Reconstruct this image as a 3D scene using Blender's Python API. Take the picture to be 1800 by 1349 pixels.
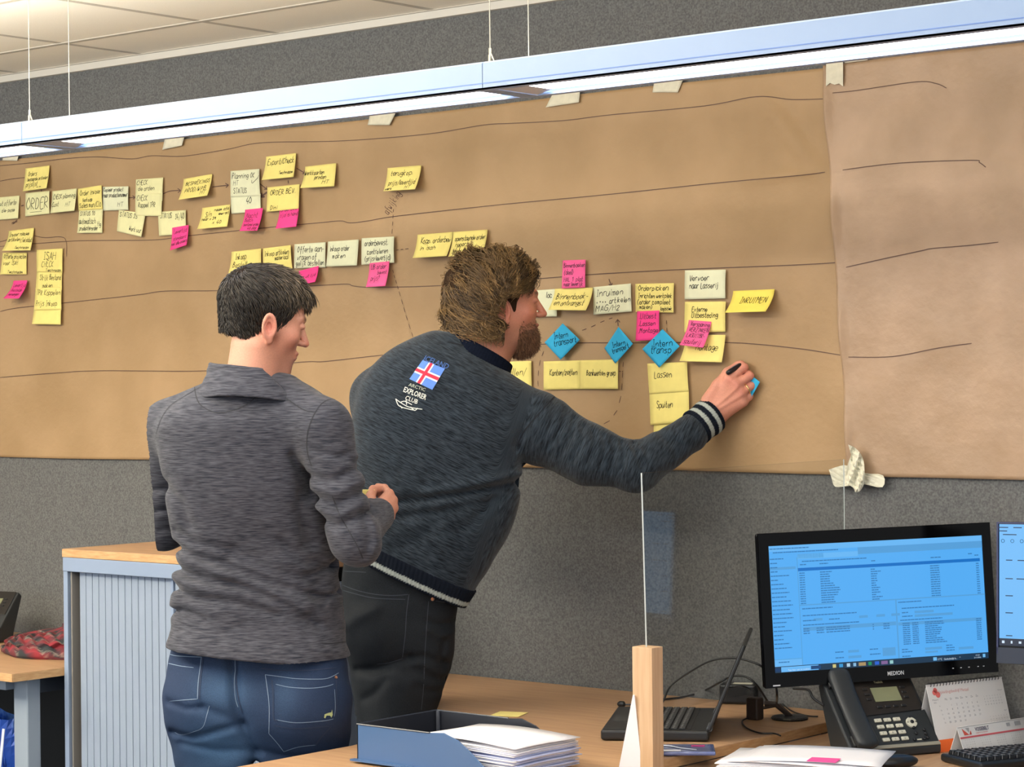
import bpy, bmesh, math, random
import numpy as np
from mathutils import Vector, Matrix
from mathutils.bvhtree import BVHTree
for o in list(bpy.data.objects): bpy.data.objects.remove(o)
random.seed(7); rng = np.random.default_rng(7)
SC = bpy.context.scene; COL = SC.collection
# ------------------------------------------------------------------ camera
F = 4002.0
CAM = np.array([4.09, -4.90, 1.58])
yaw = math.atan2(.641, .767); roll = .0100
D = np.array([-math.sin(yaw), math.cos(yaw), 0.0])
R0 = np.array([math.cos(yaw), math.sin(yaw), 0.0]); U0 = np.array([0, 0, 1.0])
R = R0*math.cos(roll) - U0*math.sin(roll); U = U0*math.cos(roll) + R0*math.sin(roll)
cam_d = bpy.data.cameras.new('camera'); cam = bpy.data.objects.new('camera', cam_d); COL.objects.link(cam)
cam_d.sensor_width = 36; cam_d.lens = F/1800*36; cam_d.clip_start = .05; cam_d.clip_end = 60
mw = Matrix.Identity(4)
for i in range(3):
    mw[i][0] = R[i]; mw[i][1] = U[i]; mw[i][2] = -D[i]; mw[i][3] = CAM[i]
cam.matrix_world = mw; SC.camera = cam
# ------------------------------------------------------------------ light
SC.view_settings.view_transform = 'Standard'; SC.view_settings.look = 'None'
SC.view_settings.gamma = 1; SC.view_settings.use_curve_mapping = False
SC.view_settings.exposure = -0.10
W = bpy.data.worlds.new('world'); SC.world = W; W.use_nodes = True
W.node_tree.nodes['Background'].inputs[0].default_value = (.93, .97, 1.0, 1)
W.node_tree.nodes['Background'].inputs[1].default_value = .45
def area(name, loc, target, sx, sy, energy, color):
    l = bpy.data.lights.new(name, 'AREA'); l.shape = 'RECTANGLE'; l.size = sx; l.size_y = sy
    l.energy = energy; l.color = color
    o = bpy.data.objects.new(name, l); COL.objects.link(o); o.location = loc
    o.rotation_euler = (Vector(target)-Vector(loc)).to_track_quat('-Z', 'Y').to_euler()
    return o
# daylight from the window side of the office, behind and to the left of the camera
area('window_daylight', (-2.2, -6.6, 1.9), (0.3, 0, 1.2), 5.0, 1.9, 125, (.90, .95, 1.0))
area('window_daylight_right', (5.6, -5.6, 1.7), (1.0, 0, 1.2), 3.2, 2.0, 80, (.84, .92, 1.0))
# another row of ceiling luminaires in the room, then an added ceiling fill
area('ceiling_luminaire_light', (0.2, -3.3, 2.60), (0.2, -3.0, 0), 6.0, .25, 120, (1.0, .96, .90))
area('ceiling_fill_uplight', (-1.6, -2.9, 2.2), (-1.6, -2.9, 3), 4.5, .3, 300, (1.0, .94, .80))  # unseen fill lamp added to brighten the ceiling
# ------------------------------------------------------------------ pixel -> world
def ray(px, py):
    return D + (px-900)/F*R - (py-674.5)/F*U
def P(px, py, z): return CAM + z*ray(px, py)
def on_y(px, py, Y=0.0):
    r = ray(px, py); return CAM + r*((Y-CAM[1])/r[1])
def on_z(px, py, Z):
    r = ray(px, py); return CAM + r*((Z-CAM[2])/r[2])
def on_x(px, py, X):
    r = ray(px, py); return CAM + r*((X-CAM[0])/r[0])
def proj(p):
    v = np.asarray(p)-CAM; z = v@D
    return 900+F*(v@R)/z, 674.5-F*(v@U)/z, z
# ------------------------------------------------------------------ colour and materials
def lin(h):
    if isinstance(h, str):
        h = h.lstrip('#'); c = [int(h[i:i+2], 16)/255 for i in (0, 2, 4)]
    else: c = h
    return tuple((x/12.92 if x <= .04045 else ((x+.055)/1.055)**2.4) for x in c)
MATS = {}
def mat(name, col, rough=.5, metal=0, noise=0, nscale=50, bump=0, bscale=200, spec=.5, emit=None, estr=1, col2=None, stretch=None, coat=0, trans=0, attr=None, detail=3, sheen=0, contrast=None, bdist=.002):
    if name in MATS: return MATS[name]
    m = bpy.data.materials.new(name); m.use_nodes = True; nt = m.node_tree; N = nt.nodes; L = nt.links
    b = N['Principled BSDF']
    c = lin(col) if isinstance(col, str) else col
    b.inputs['Base Color'].default_value = (*c, 1); b.inputs['Roughness'].default_value = rough
    b.inputs['Metallic'].default_value = metal; b.inputs['Specular IOR Level'].default_value = spec
    if coat: b.inputs['Coat Weight'].default_value = coat
    if sheen: b.inputs['Sheen Weight'].default_value = sheen; b.inputs['Sheen Roughness'].default_value = .5
    if trans: b.inputs['Transmission Weight'].default_value = trans
    if emit is not None:
        e = lin(emit) if isinstance(emit, str) else emit
        b.inputs['Emission Color'].default_value = (*e, 1); b.inputs['Emission Strength'].default_value = estr
    base = None
    if attr:
        at = N.new('ShaderNodeAttribute'); at.attribute_name = attr; base = at.outputs['Color']
    src = None
    def coords():
        if attr or stretch == 'attr' or (isinstance(stretch, tuple) and len(stretch) == 4):
            a = N.new('ShaderNodeAttribute'); a.attribute_name = 'uvw'; return a.outputs['Vector']
        t = N.new('ShaderNodeTexCoord'); return t.outputs['Object']
    if noise or col2 is not None:
        mp = N.new('ShaderNodeMapping'); L.new(coords(), mp.inputs[0])
        if isinstance(stretch, tuple): mp.inputs['Scale'].default_value = stretch[:3]
        nz = N.new('ShaderNodeTexNoise'); nz.inputs['Scale'].default_value = nscale; nz.inputs['Detail'].default_value = detail
        L.new(mp.outputs[0], nz.inputs['Vector'])
        rp = N.new('ShaderNodeValToRGB'); lo, hi = contrast or (.35, .65)
        rp.color_ramp.elements[0].position = lo; rp.color_ramp.elements[1].position = hi
        L.new(nz.outputs['Fac'], rp.inputs['Fac'])
        if col2 is not None:
            c2 = lin(col2) if isinstance(col2, str) else col2
            rp.color_ramp.elements[0].color = (*c, 1); rp.color_ramp.elements[1].color = (*c2, 1)
            out = rp.outputs['Color']
            if base is not None:
                mx = N.new('ShaderNodeMix'); mx.data_type = 'RGBA'; mx.blend_type = 'MULTIPLY'; mx.inputs[0].default_value = 1
                L.new(base, mx.inputs[6]); L.new(out, mx.inputs[7]); out = mx.outputs[2]
            L.new(out, b.inputs['Base Color'])
        else:
            rp.color_ramp.elements[0].color = (1-noise,)*3+(1,); rp.color_ramp.elements[1].color = (1+noise,)*3+(1,)
            mx = N.new('ShaderNodeMix'); mx.data_type = 'RGBA'; mx.blend_type = 'MULTIPLY'; mx.inputs[0].default_value = 1
            if base is not None: L.new(base, mx.inputs[6])
            else: mx.inputs[6].default_value = (*c, 1)
            L.new(rp.outputs['Color'], mx.inputs[7]); L.new(mx.outputs[2], b.inputs['Base Color'])
    elif base is not None: L.new(base, b.inputs['Base Color'])
    if bump:
        n2 = N.new('ShaderNodeTexNoise'); n2.inputs['Scale'].default_value = bscale; n2.inputs['Detail'].default_value = 4
        mp2 = N.new('ShaderNodeMapping'); L.new(coords(), mp2.inputs[0]); L.new(mp2.outputs[0], n2.inputs['Vector'])
        if isinstance(stretch, tuple): mp2.inputs['Scale'].default_value = stretch[:3]
        bp = N.new('ShaderNodeBump'); bp.inputs['Strength'].default_value = bump; bp.inputs['Distance'].default_value = bdist
        L.new(n2.outputs['Fac'], bp.inputs['Height']); L.new(bp.outputs[0], b.inputs['Normal'])
    MATS[name] = m
    return m
# ------------------------------------------------------------------ mesh building
class MB:
    def __init__(s): s.v = []; s.f = []
    def add(s, V, Fc):
        n = len(s.v); s.v.extend([tuple(map(float, p)) for p in V]); s.f.extend([tuple(i+n for i in f) for f in Fc]); return s
    def box(s, c, size, ax=None):
        c = np.array(c, float); h = np.array(size)/2
        ax = np.eye(3) if ax is None else np.array(ax)
        V = [c + sx*h[0]*ax[0] + sy*h[1]*ax[1] + sz*h[2]*ax[2] for sz in (-1, 1) for sy in (-1, 1) for sx in (-1, 1)]
        return s.add(V, [(0, 2, 3, 1), (4, 5, 7, 6), (0, 1, 5, 4), (2, 6, 7, 3), (0, 4, 6, 2), (1, 3, 7, 5)])
    def tube(s, pts, r, n=8, closed=False, cap=True):
        pts = [np.array(p, float) for p in pts]; m = len(pts)
        rr = r if hasattr(r, '__len__') else [r]*m
        V = []; prev = None
        for i, p in enumerate(pts):
            t = pts[min(i+1, m-1)]-pts[max(i-1, 0)]
            t = t/(np.linalg.norm(t)+1e-12)
            if prev is None:
                a = np.array([0, 0, 1.]) if abs(t[2]) < .9 else np.array([1., 0, 0])
                x = np.cross(t, a)
            else: x = prev - t*(prev@t)
            x = x/(np.linalg.norm(x)+1e-12); prev = x; y = np.cross(t, x)
            for k in range(n):
                a = 2*math.pi*k/n; V.append(p+rr[i]*(math.cos(a)*x+math.sin(a)*y))
        Fc = [(i*n+k, i*n+(k+1) % n, (i+1)*n+(k+1) % n, (i+1)*n+k) for i in range(m-1) for k in range(n)]
        if cap: Fc += [tuple(range(n))[::-1], tuple((m-1)*n+k for k in range(n))]
        return s.add(V, Fc)
    def prism(s, poly, h, ax, o):
        """poly: 2-D points in plane (ax0, ax1) at origin o, extruded by h along ax2"""
        ax = np.array(ax, float); o = np.array(o, float); n = len(poly)
        V = [o+p[0]*ax[0]+p[1]*ax[1] for p in poly]+[o+p[0]*ax[0]+p[1]*ax[1]+h*ax[2] for p in poly]
        return s.add(V, [tuple(range(n))[::-1], tuple(range(n, 2*n))]+[(i, (i+1) % n, n+(i+1) % n, n+i) for i in range(n)])
    def grid(s, fn, nu, nv):
        V = [fn(i/nu, j/nv) for j in range(nv+1) for i in range(nu+1)]
        return s.add(V, [(j*(nu+1)+i, j*(nu+1)+i+1, (j+1)*(nu+1)+i+1, (j+1)*(nu+1)+i) for j in range(nv) for i in range(nu)])
    def lathe(s, prof, c, n=20, ax=None):
        ax = np.eye(3) if ax is None else np.array(ax); c = np.array(c, float)
        V = [c+r*math.cos(2*math.pi*k/n)*ax[0]+r*math.sin(2*math.pi*k/n)*ax[1]+h*ax[2] for r, h in prof for k in range(n)]
        m = len(prof)
        return s.add(V, [(i*n+k, i*n+(k+1) % n, (i+1)*n+(k+1) % n, (i+1)*n+k) for i in range(m-1) for k in range(n)] + [tuple(range(n))[::-1], tuple((m-1)*n+k for k in range(n))])
def gloc(o):
    v = Vector((0, 0, 0))
    while o is not None: v = v+o.location; o = o.parent
    return v
def setp(o, label=None, cat=None, group=None, kind=None):
    if label: o['label'] = label
    if cat: o['category'] = cat
    if group: o['group'] = group
    if kind: o['kind'] = kind
    return o
def thing(name, loc, label, cat, group=None):
    o = bpy.data.objects.new(name, None); COL.objects.link(o); o.location = loc; o.empty_display_size = .05
    return setp(o, label, cat, group)
def build(name, mb, m, parent=None, label=None, cat=None, group=None, kind=None, smooth=False, bevel=0, seg=2, solid=0, auto=None, recalc=False):
    V, Fc = (mb.v, mb.f) if isinstance(mb, MB) else mb
    V = np.asarray(V, float)
    if parent is not None: off = np.array(gloc(parent)); loc = (0, 0, 0)
    else:
        off = np.array([(V[:, 0].min()+V[:, 0].max())/2, (V[:, 1].min()+V[:, 1].max())/2, V[:, 2].min()]); loc = off
    me = bpy.data.meshes.new(name)
    if isinstance(Fc, np.ndarray):
        k = Fc.shape[1]; W_ = V-off
        me.vertices.add(len(W_)); me.vertices.foreach_set('co', W_.astype(np.float32).ravel())
        me.loops.add(Fc.size); me.loops.foreach_set('vertex_index', Fc.astype(np.int32).ravel())
        me.polygons.add(len(Fc)); me.polygons.foreach_set('loop_start', np.arange(0, Fc.size, k, dtype=np.int32))
        me.update(calc_edges=True); me.validate()
    else:
        me.from_pydata((V-off).tolist(), [], Fc); me.update()
    if recalc:
        bm = bmesh.new(); bm.from_mesh(me); bmesh.ops.recalc_face_normals(bm, faces=bm.faces); bm.to_mesh(me); bm.free()
    if m is not None: me.materials.append(m)
    o = bpy.data.objects.new(name, me); COL.objects.link(o); o.location = loc
    if parent is not None: o.parent = parent
    setp(o, label, cat, group, kind)
    if smooth: me.polygons.foreach_set('use_smooth', np.ones(len(me.polygons), dtype=bool))
    if solid:
        s = o.modifiers.new('solid', 'SOLIDIFY'); s.thickness = solid; s.offset = 0
    if bevel:
        b = o.modifiers.new('bevel', 'BEVEL'); b.width = bevel; b.segments = seg; b.limit_method = 'ANGLE'; b.angle_limit = math.radians(40)
    return o
def dup(o, parent=None, loc=None):
    c = o.copy(); COL.objects.link(c)
    if parent is not None: c.parent = parent
    if loc is not None: c.location = loc
    return c
def attr(o, name, arr, kind='FLOAT_VECTOR'):
    me = o.data
    if kind == 'COL':
        a = me.attributes.new(name, 'FLOAT_COLOR', 'POINT'); c = np.ones((len(me.vertices), 4), np.float32); c[:, :3] = arr; a.data.foreach_set('color', c.ravel())
    else:
        a = me.attributes.new(name, kind, 'POINT'); a.data.foreach_set('vector', np.asarray(arr, np.float32).ravel())
def bez(pts, n=8):
    """Catmull-Rom through points"""
    pts = [np.array(p, float) for p in pts]; out = []
    if len(pts) < 3: n = max(n, 1)
    for i in range(len(pts)-1):
        p0 = pts[max(i-1, 0)]; p1 = pts[i]; p2 = pts[i+1]; p3 = pts[min(i+2, len(pts)-1)]
        for k in range(n):
            t = k/n
            out.append(.5*((2*p1)+(p2-p0)*t+(2*p0-5*p1+4*p2-p3)*t*t+(3*p1-p0-3*p2+p3)*t**3))
    out.append(pts[-1]); return out
def ribbon(mb, pts, nrm, w):
    """flat stroke: 3-D points, unit normals, half width"""
    m = len(pts)
    if m < 2: return
    V = []
    for i in range(m):
        t = pts[min(i+1, m-1)]-pts[max(i-1, 0)]; s = np.cross(nrm[i], t); L_ = np.linalg.norm(s)
        s = s/L_ if L_ > 1e-9 else np.array([0, 0, 1.])
        e = 0
        if i == 0 or i == m-1:
            tt = t/(np.linalg.norm(t)+1e-12); e = (-1 if i == 0 else 1)*w*.6
            V += [pts[i]+tt*e+s*w*.7, pts[i]+tt*e-s*w*.7]
        else: V += [pts[i]+s*w, pts[i]-s*w]
    mb.add(V, [(2*i, 2*i+1, 2*i+3, 2*i+2) for i in range(m-1)])
# ------------------------------------------------------------------ single stroke handwriting
G = {
'a':"46 16 03 12 32 45;46 43 52",'b':"09 02;05 26 45 43 32 12 03",'c':"45 26 06 03 12 32 43",'d':"45 26 05 03 12 32 45;49 42",
'e':"04 44 45 26 05 03 22 43",'f':"49 39 28 20;06 46",'g':"46 16 04 13 33 45;46 41 20 01",'h':"09 02;05 26 45 42",'i':"16 12;18 17",
'j':"26 21 00;28 27",'k':"09 02;36 04 32",'l':"19 13 22",'m':"06 02;05 16 25 22;25 36 45 42",'n':"06 02;04 26 45 42",
'o':"26 04 12 32 44 26",'p':"06 00;05 26 45 43 22 03",'q':"46 16 03 12 33 46;46 40",'r':"06 02;04 16 36",'s':"46 16 05 34 43 22 02",
't':"19 13 22 32;06 36",'u':"06 03 12 32 45;46 42",'v':"06 12 46",'w':"06 12 24 32 46",'x':"06 42;46 02",'y':"06 13 33;46 20 00",'z':"06 46 02 42",
'A':"02 29 42;14 34",'B':"02 09 38 27 06;06 45 33 02",'C':"48 29 06 03 22 43",'D':"02 09 38 46 44 22 02",'E':"49 09 02 42;06 36",'F':"49 09 02;06 36",
'G':"48 29 06 03 22 43 45 25",'H':"09 02;49 42;06 46",'I':"29 22;19 39;12 32",'J':"39 33 12 03",'K':"09 02;49 05 42",'L':"09 02 42",
'M':"02 09 25 49 42",'N':"02 09 42 49",'O':"29 06 04 22 44 46 29",'P':"02 09 38 36 05",'Q':"29 06 04 22 44 46 29;33 51",'R':"02 09 38 36 05 42",
'S':"48 19 07 35 43 22 03",'T':"09 49;29 22",'U':"09 03 22 43 49",'V':"09 22 49",'W':"09 12 26 32 49",'X':"09 42;49 02",'Y':"09 26 49;26 22",'Z':"09 49 02 42",
'0':"29 06 04 22 44 46 29",'1':"07 29 22",'2':"07 29 47 02 42",'3':"08 39 26 44 22 03",'4':"39 04 44;35 31",'5':"49 09 06 35 43 12 03",'6':"38 05 03 22 43 25 04",
'7':"09 49 12",'8':"26 08 29 48 04 22 44 26",'9':"47 28 06 25 47 42",'-':"05 35",'.':"12 13",',':"13 01",'/':"01 49",'(':"39 16 14 31",')':"09 26 24 01",
'?':"07 29 47 25 24;22 21",'+':"05 45;27 23",'*':"14 15 24 14",'~':"04 15 24 35 44",'_':"02 42",'>':"07 44 02",'v_':"",':':"16 15;13 12",
'✓':"05 12 59"}
def strokes(text, jit=.18, slant=.12):
    out = []; x = 0
    for ch in text:
        if ch == ' ': x += 3.2; continue
        g = G.get(ch)
        if g is None: x += 3; continue
        jx, jy, sc = rng.normal(0, jit), rng.normal(0, jit*1.2), 1+rng.normal(0, .06)
        for s in g.split(';'):
            pts = [(x+jx+(int(c[0])+rng.normal(0, jit*.6))*sc*.9+(int(c[1])-2)*slant*1.4, (int(c[1])-2+rng.normal(0, jit*.6))*sc+jy) for c in s.split()]
            out.append(bez([np.array(p) for p in pts], 3) if len(pts) > 2 else [np.array(p) for p in pts])
        x += {'i': 2.6, 'l': 2.9, 'I': 4.4, '.': 2.4, '/': 4.6, 'm': 5.6, 'w': 5.6, 'M': 6, 'W': 6, 'r': 4.2, 't': 4}.get(ch, 5.2)
    return out, max(x-1, 1)
def bvh_of(o):
    me = o.data; off = np.array(gloc(o))
    V = [Vector(np.array(v.co)+off) for v in me.vertices]
    return BVHTree.FromPolygons(V, [tuple(p.vertices) for p in me.polygons])
def cast(bvh, px, py, lift=.0006):
    r = Vector(ray(px, py)).normalized()
    hit = bvh.ray_cast(Vector(CAM), r)
    if hit[0] is None: return None
    n = hit[1]
    if n.dot(r) > 0: n = -n
    return np.array(hit[0])+np.array(n)*lift, np.array(n)
def pstroke(mb, bvh, pts, w, lift=.0006):
    """project a pixel polyline on a surface and lay a ribbon there"""
    run = []; rn = []
    for q in pts:
        h = cast(bvh, q[0], q[1], lift)
        if h is None:
            ribbon(mb, run, rn, w); run = []; rn = []
        else: run.append(h[0]); rn.append(h[1])
    ribbon(mb, run, rn, w)
# font text as mesh, in a unit box
_ft = {}
def ftext(s, bold=0):
    k = (s, bold)
    if k in _ft: return _ft[k]
    c = bpy.data.curves.new('t', 'FONT'); c.body = s; c.size = 1; c.offset = bold; c.resolution_u = 2
    o = bpy.data.objects.new('t', c); COL.objects.link(o)
    bpy.context.view_layer.update()
    me = bpy.data.meshes.new_from_object(o.evaluated_get(bpy.context.evaluated_depsgraph_get()))
    V = np.array([v.co[:] for v in me.vertices]) if len(me.vertices) else np.zeros((0, 3)); Fc = [tuple(p.vertices) for p in me.polygons]
    bpy.data.objects.remove(o); bpy.data.curves.remove(c); bpy.data.meshes.remove(me)
    _ft[k] = (V, Fc); return V, Fc
def put_text(mb, s, o, ux, uy, width=None, height=None, bold=0, lift=None):
    """lay text at o along ux (unit), uy (unit) with cap height in metres"""
    V, Fc = ftext(s, bold)
    if len(V) == 0: return
    w = V[:, 0].max()-V[:, 0].min(); h = .72
    sy = (height or .01)/h; sx = (width/w) if width else sy
    o = np.array(o); ux = np.array(ux); uy = np.array(uy)
    mb.add([o+(p[0]-V[:, 0].min())*sx*ux+p[1]*sy*uy for p in V], Fc)
# ================================================================== ROOM
def struct(name, mb, m, **k): return build(name, mb, m, kind='structure', **k)
m_wall = mat('wall_felt', '#585858', .95, col2='#737372', nscale=210, detail=3, contrast=(.32, .70), bump=.35, bscale=700, spec=.1)
m_ceil = mat('ceiling_tile_white', '#efe9db', .9, noise=.03, nscale=300, bump=.15, bscale=500, spec=.1)
m_grid = mat('ceiling_grid_metal', '#b9b2a6', .6, spec=.2)
m_floor = mat('floor_carpet', '#3f4145', .95, noise=.3, nscale=260, bump=.3, spec=.05)
struct('wall_back', MB().box((0.6, .05, 1.45), (10, .1, 2.9)), m_wall)
struct('floor', MB().box((0.6, -3.2, -.05), (10, 7.0, .1)), m_floor)
CZ = 2.655
cl = struct('ceiling', MB().box((0.6, -2.6, CZ+.05), (10, 5.8, .06)), m_ceil)
tx = [-.91-.633*k for k in range(-4, 6)]; tx.sort()
ty = [-.002, -.335]+[-.335-.6*k for k in range(1, 8)]
for i in range(len(tx)-1):
    for j in range(len(ty)-1):
        b = MB().box(((tx[i]+tx[i+1])/2, (ty[j]+ty[j+1])/2, CZ+.010), (tx[i+1]-tx[i]-.016, ty[j]-ty[j+1]-.016, .014))
        build('ceiling_tile', b, m_ceil, cl, bevel=.002, seg=1)
g = MB()
for x in tx: g.box((x, -2.35, CZ+.008), (.022, 4.7, .012))
for y in ty: g.box((-1.0, y-.008 if y > -.1 else y, CZ+.006), (6.2, .022, .012))
build('grid_bar', g, m_grid, cl, kind='stuff')
struct('trim_1', MB().box((0.6, -.010, CZ-.012), (9.9, .018, .022)), mat('trim_white', '#c9c4ba', .5))
# ================================================================== KRAFT PAPER
ZB, ZT = 1.345, 2.366
def crumple(X, Z):
    return (.0022*np.sin(3.1*X+1.3*Z)*np.cos(4.3*Z-1.1*X)+.0012*np.sin(9*X+5*Z+1)*np.sin(8*Z-3*X)
            + .0006*np.sin(25*X-11*Z)*np.sin(19*Z+7*X))
seamT = on_y(1452, 120); seamB = on_y(1497, 826)
def seamX(Z): return seamB[0]+(seamT[0]-seamB[0])*(Z-ZB)/(ZT-ZB)
def crease(X, Z):
    # soft fold near the joint of the two sheets
    a = on_y(1340, 165); b = on_y(1440, 300); d = np.array([b[0]-a[0], b[2]-a[2]]); L_ = np.hypot(*d); d /= L_
    u = (X-a[0])*d[0]+(Z-a[2])*d[1]; v = -(X-a[0])*d[1]+(Z-a[2])*d[0]
    y = .007*np.exp(-(v/.022)**2)*np.exp(-((u-L_*.6)/(L_*.6))**2)-.006*np.exp(-((v-.04)/.03)**2)*np.exp(-((u-L_*.6)/(L_*.6))**2)
    a = on_y(1380, 308); v2 = Z-a[2]-.05*(X-a[0])
    y += .005*np.exp(-(v2/.012)**2)*np.exp(-((X-a[0])/.12)**2)
    return y
def py1(X, Z): return -(.009+crumple(X, Z)+crease(X, Z))
def py2(X, Z):
    dx = np.maximum(X-seamX(Z), 0)
    return -(.013+crumple(X*1.3+2, Z*1.1)*1.6+.010*np.exp(-(dx/.018)**2)*(.5+.5*np.sin(Z*23))+.0012*np.sin(31*X+17*Z)*np.sin(23*Z-9*X)*np.clip(dx*3, 0, 1))
m_kraft = mat('kraft_paper', '#9b7e59', .55, col2='#a98b66', nscale=3.5, detail=5, bump=.25, bscale=60, spec=.35, bdist=.004)
m_kraft2 = mat('kraft_paper_glossy', '#9b7f62', .45, col2='#ad9074', nscale=5, detail=6, bump=.35, bscale=30, spec=.45, bdist=.006)
XL = on_y(-60, 500)[0]; XR = on_y(1900, 500)[0]
def sheet1(u, v):
    Z = ZB+(ZT-ZB)*v; x1 = seamX(Z)+.015; X = XL+(x1-XL)*u
    return (X, py1(X, Z), Z+.002*math.sin(X*4))
def sheet2(u, v):
    zb, zt = ZB-.006, ZT+.004; Z = zb+(zt-zb)*v; X = seamX(Z)+(XR-seamX(Z))*u
    return (X, py2(X, Z), Z+.002*math.sin(X*5+1))
k1 = build('kraft_paper_sheet', MB().grid(sheet1, 260, 110), m_kraft, label='long brown kraft paper sheet taped along the grey felt wall, lined and covered with notes', cat='paper', group='kraft paper on the wall', smooth=True)
k2 = build('kraft_paper_sheet', MB().grid(sheet2, 110, 110), m_kraft2, label='crinkled brown kraft paper sheet at the right, overlapping the long one, without notes', cat='paper', group='kraft paper on the wall', smooth=True)
for k in (k1, k2):
    s = k.modifiers.new('solid', 'SOLIDIFY'); s.thickness = .0004; s.offset = -1
m_ink = mat('marker_ink', '#54382c', .6); m_inkb = mat('pen_ink', '#100f16', .8, spec=.1); m_inkp = mat('pen_ink_on_pink', '#5c1038', .6)
b1 = bvh_of(k1); b2 = bvh_of(k2)
def wl(pts, par=k1, b=b1, w=.0011, n=6, name='marker_line', lab=None):
    mb = MB(); pstroke(mb, b, bez([np.array(p, float) for p in pts], n), w, .0012)
    if mb.v: build(name, mb, m_ink, par)
wl([(0,291.5),(53,286.7),(120,278.7),(173,276),(232,279.5),(267,274),(323,274.7),(400,262.7),(463,251),(602,247.8),(750,236),(850,220),(900,217),(992,212),(1074,202),(1238,186.5),(1330,170),(1391,175),(1450,174)])
wl([(1464,163.5),(1508,159),(1611,144),(1646,147),(1664,155)], k2, b2)
wl([(0,318.7),(20,315),(48,312)])
wl([(0,433.5),(117,424.6),(187,422.8),(272,422),(331,414.8),(400,407.6),(483,399),(560,392),(599,388.6),(616,392),(647,388.6),(702,379.7),(880,360),(1060,343),(1260,322),(1400,309),(1450,303)])
wl([(1482,299),(1580,287),(1708,282),(1722,286),(1733,294)], k2, b2)
wl([(0,425.5),(12,422),(30,414)])
wl([(61,414.8),(80,418),(107,416.6),(116.6,424),(117.5,451)])
wl([(0,548),(32,541.5),(107,533.5),(240,519),(291,512),(387,511),(562,502),(610,499.6),(622,503),(655,505.4),(760,503),(900,494),(951,490),(1053,482),(1200,474),(1400,466),(1482,461)])
wl([(1488,470),(1550,456),(1620,441),(1640,437),(1700,432),(1755,426)], k2, b2)
wl([(0,664),(100,656),(180,652),(370,652),(529,637),(572,635.7),(663,625.6),(800,612),(951,605.6),(1021,603),(1140,603),(1284,602.5),(1400,612.6),(1486,626)])
wl([(1492,628),(1570,627),(1650,612),(1708,604)], k2, b2)
def arrow(pts, head=6, w=.0014):
    wl(pts, w=w); a = np.array(pts[-1], float); d = a-np.array(pts[-2], float); d /= np.linalg.norm(d)
    for s in (1, -1):
        r = np.array([d[0]*-.8-s*d[1]*.6, d[1]*-.8+s*d[0]*.6])*head; wl([tuple(a+r), tuple(a)], w=w)
arrow([(227,348),(238,347)], 5); arrow([(287,341),(300,336),(318,335)]); arrow([(374,329),(390,327),(402,325.5)])
arrow([(522,296),(537,305)], 5); arrow([(457,323),(470,333)], 5); arrow([(470,338),(459,346)], 6, .003)
wl([(38,362),(42,361)], w=.002); arrow([(73,334),(74,341)], 4, .002)
wl([(507,318),(507.5,322)], w=.002)
arrow([(1071,491),(1075,503)], 5); arrow([(1087,573),(1086,562)], 6)
dm = MB()
def dash(pts, on=.5, n=1, w=.0011):
    pts = [np.array(p, float) for p in pts]
    for a, b in zip(pts[:-1], pts[1:]): pstroke(dm, b1, [a, a+(b-a)*.25, a+(b-a)*on], w, .0012)
dash([(692,368),(691.5,378),(691,390),(690,403),(688.5,418),(689,432)])
dash([(691,475),(693,484),(696,493),(699,503),(702,513),(706,527),(710,541),(714,555),(719,570),(724,585),(728,598)], .55)
dash([(697,440),(705,439),(713,438),(724,437)])
dash([(1024,581),(1040,575),(1056,567),(1071,561),(1084,557)], .45)
dash([(956,618),(950,634),(947,652),(946,670),(947,688)], .5)
dash([(1172,564),(1172.5,577),(1173,590)], .45)
dash([(1096,637),(1095,655),(1094,675),(1092,697),(1085,722),(1072,740),(1050,752),(1030,760)], .45)
dash([(1089,653),(1094,653.5),(1097,652)], .5)
build('dashed_line', dm, m_ink, k1, kind='stuff')
def wall_text(s, x0, y0, x1, y1, h, par=k1, b=b1, w=.0008):
    st, wd = strokes(s); mb = MB(); a = np.array([x0, y0], float); e = np.array([x1, y1], float); d = e-a; L_ = np.hypot(*d); u = d/L_; nn = np.array([u[1], -u[0]])
    for q in st: pstroke(mb, b, [a+u*p[0]/wd*L_+nn*p[1]/7*h for p in q], w, .0012)
    build('writing', mb, m_ink, par, kind='stuff')
wall_text('afwijking', 683, 378, 706, 341, 13); wall_text('never', 22, 395, 32, 390, 6)
# ================================================================== STICKY NOTES
NC = {'y': ('sticky_yellow', '#ecdc85', 'yellow'), 'p': ('sticky_pale', '#e4e0ac', 'pale yellow'), 'k': ('sticky_pink', '#f2468f', 'pink'),
      'l': ('sticky_light_pink', '#f0629a', 'light pink'), 'b': ('sticky_blue', '#36a9d6', 'blue'), 'Y': ('sticky_bright_yellow', '#ecd864', 'bright yellow'), 'w': ('sticky_white', '#dfe0bf', 'off white')}
GR = {'y': 'yellow and pale notes on the kraft paper', 'k': 'pink notes on the kraft paper', 'b': 'blue notes on the kraft paper'}
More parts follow.
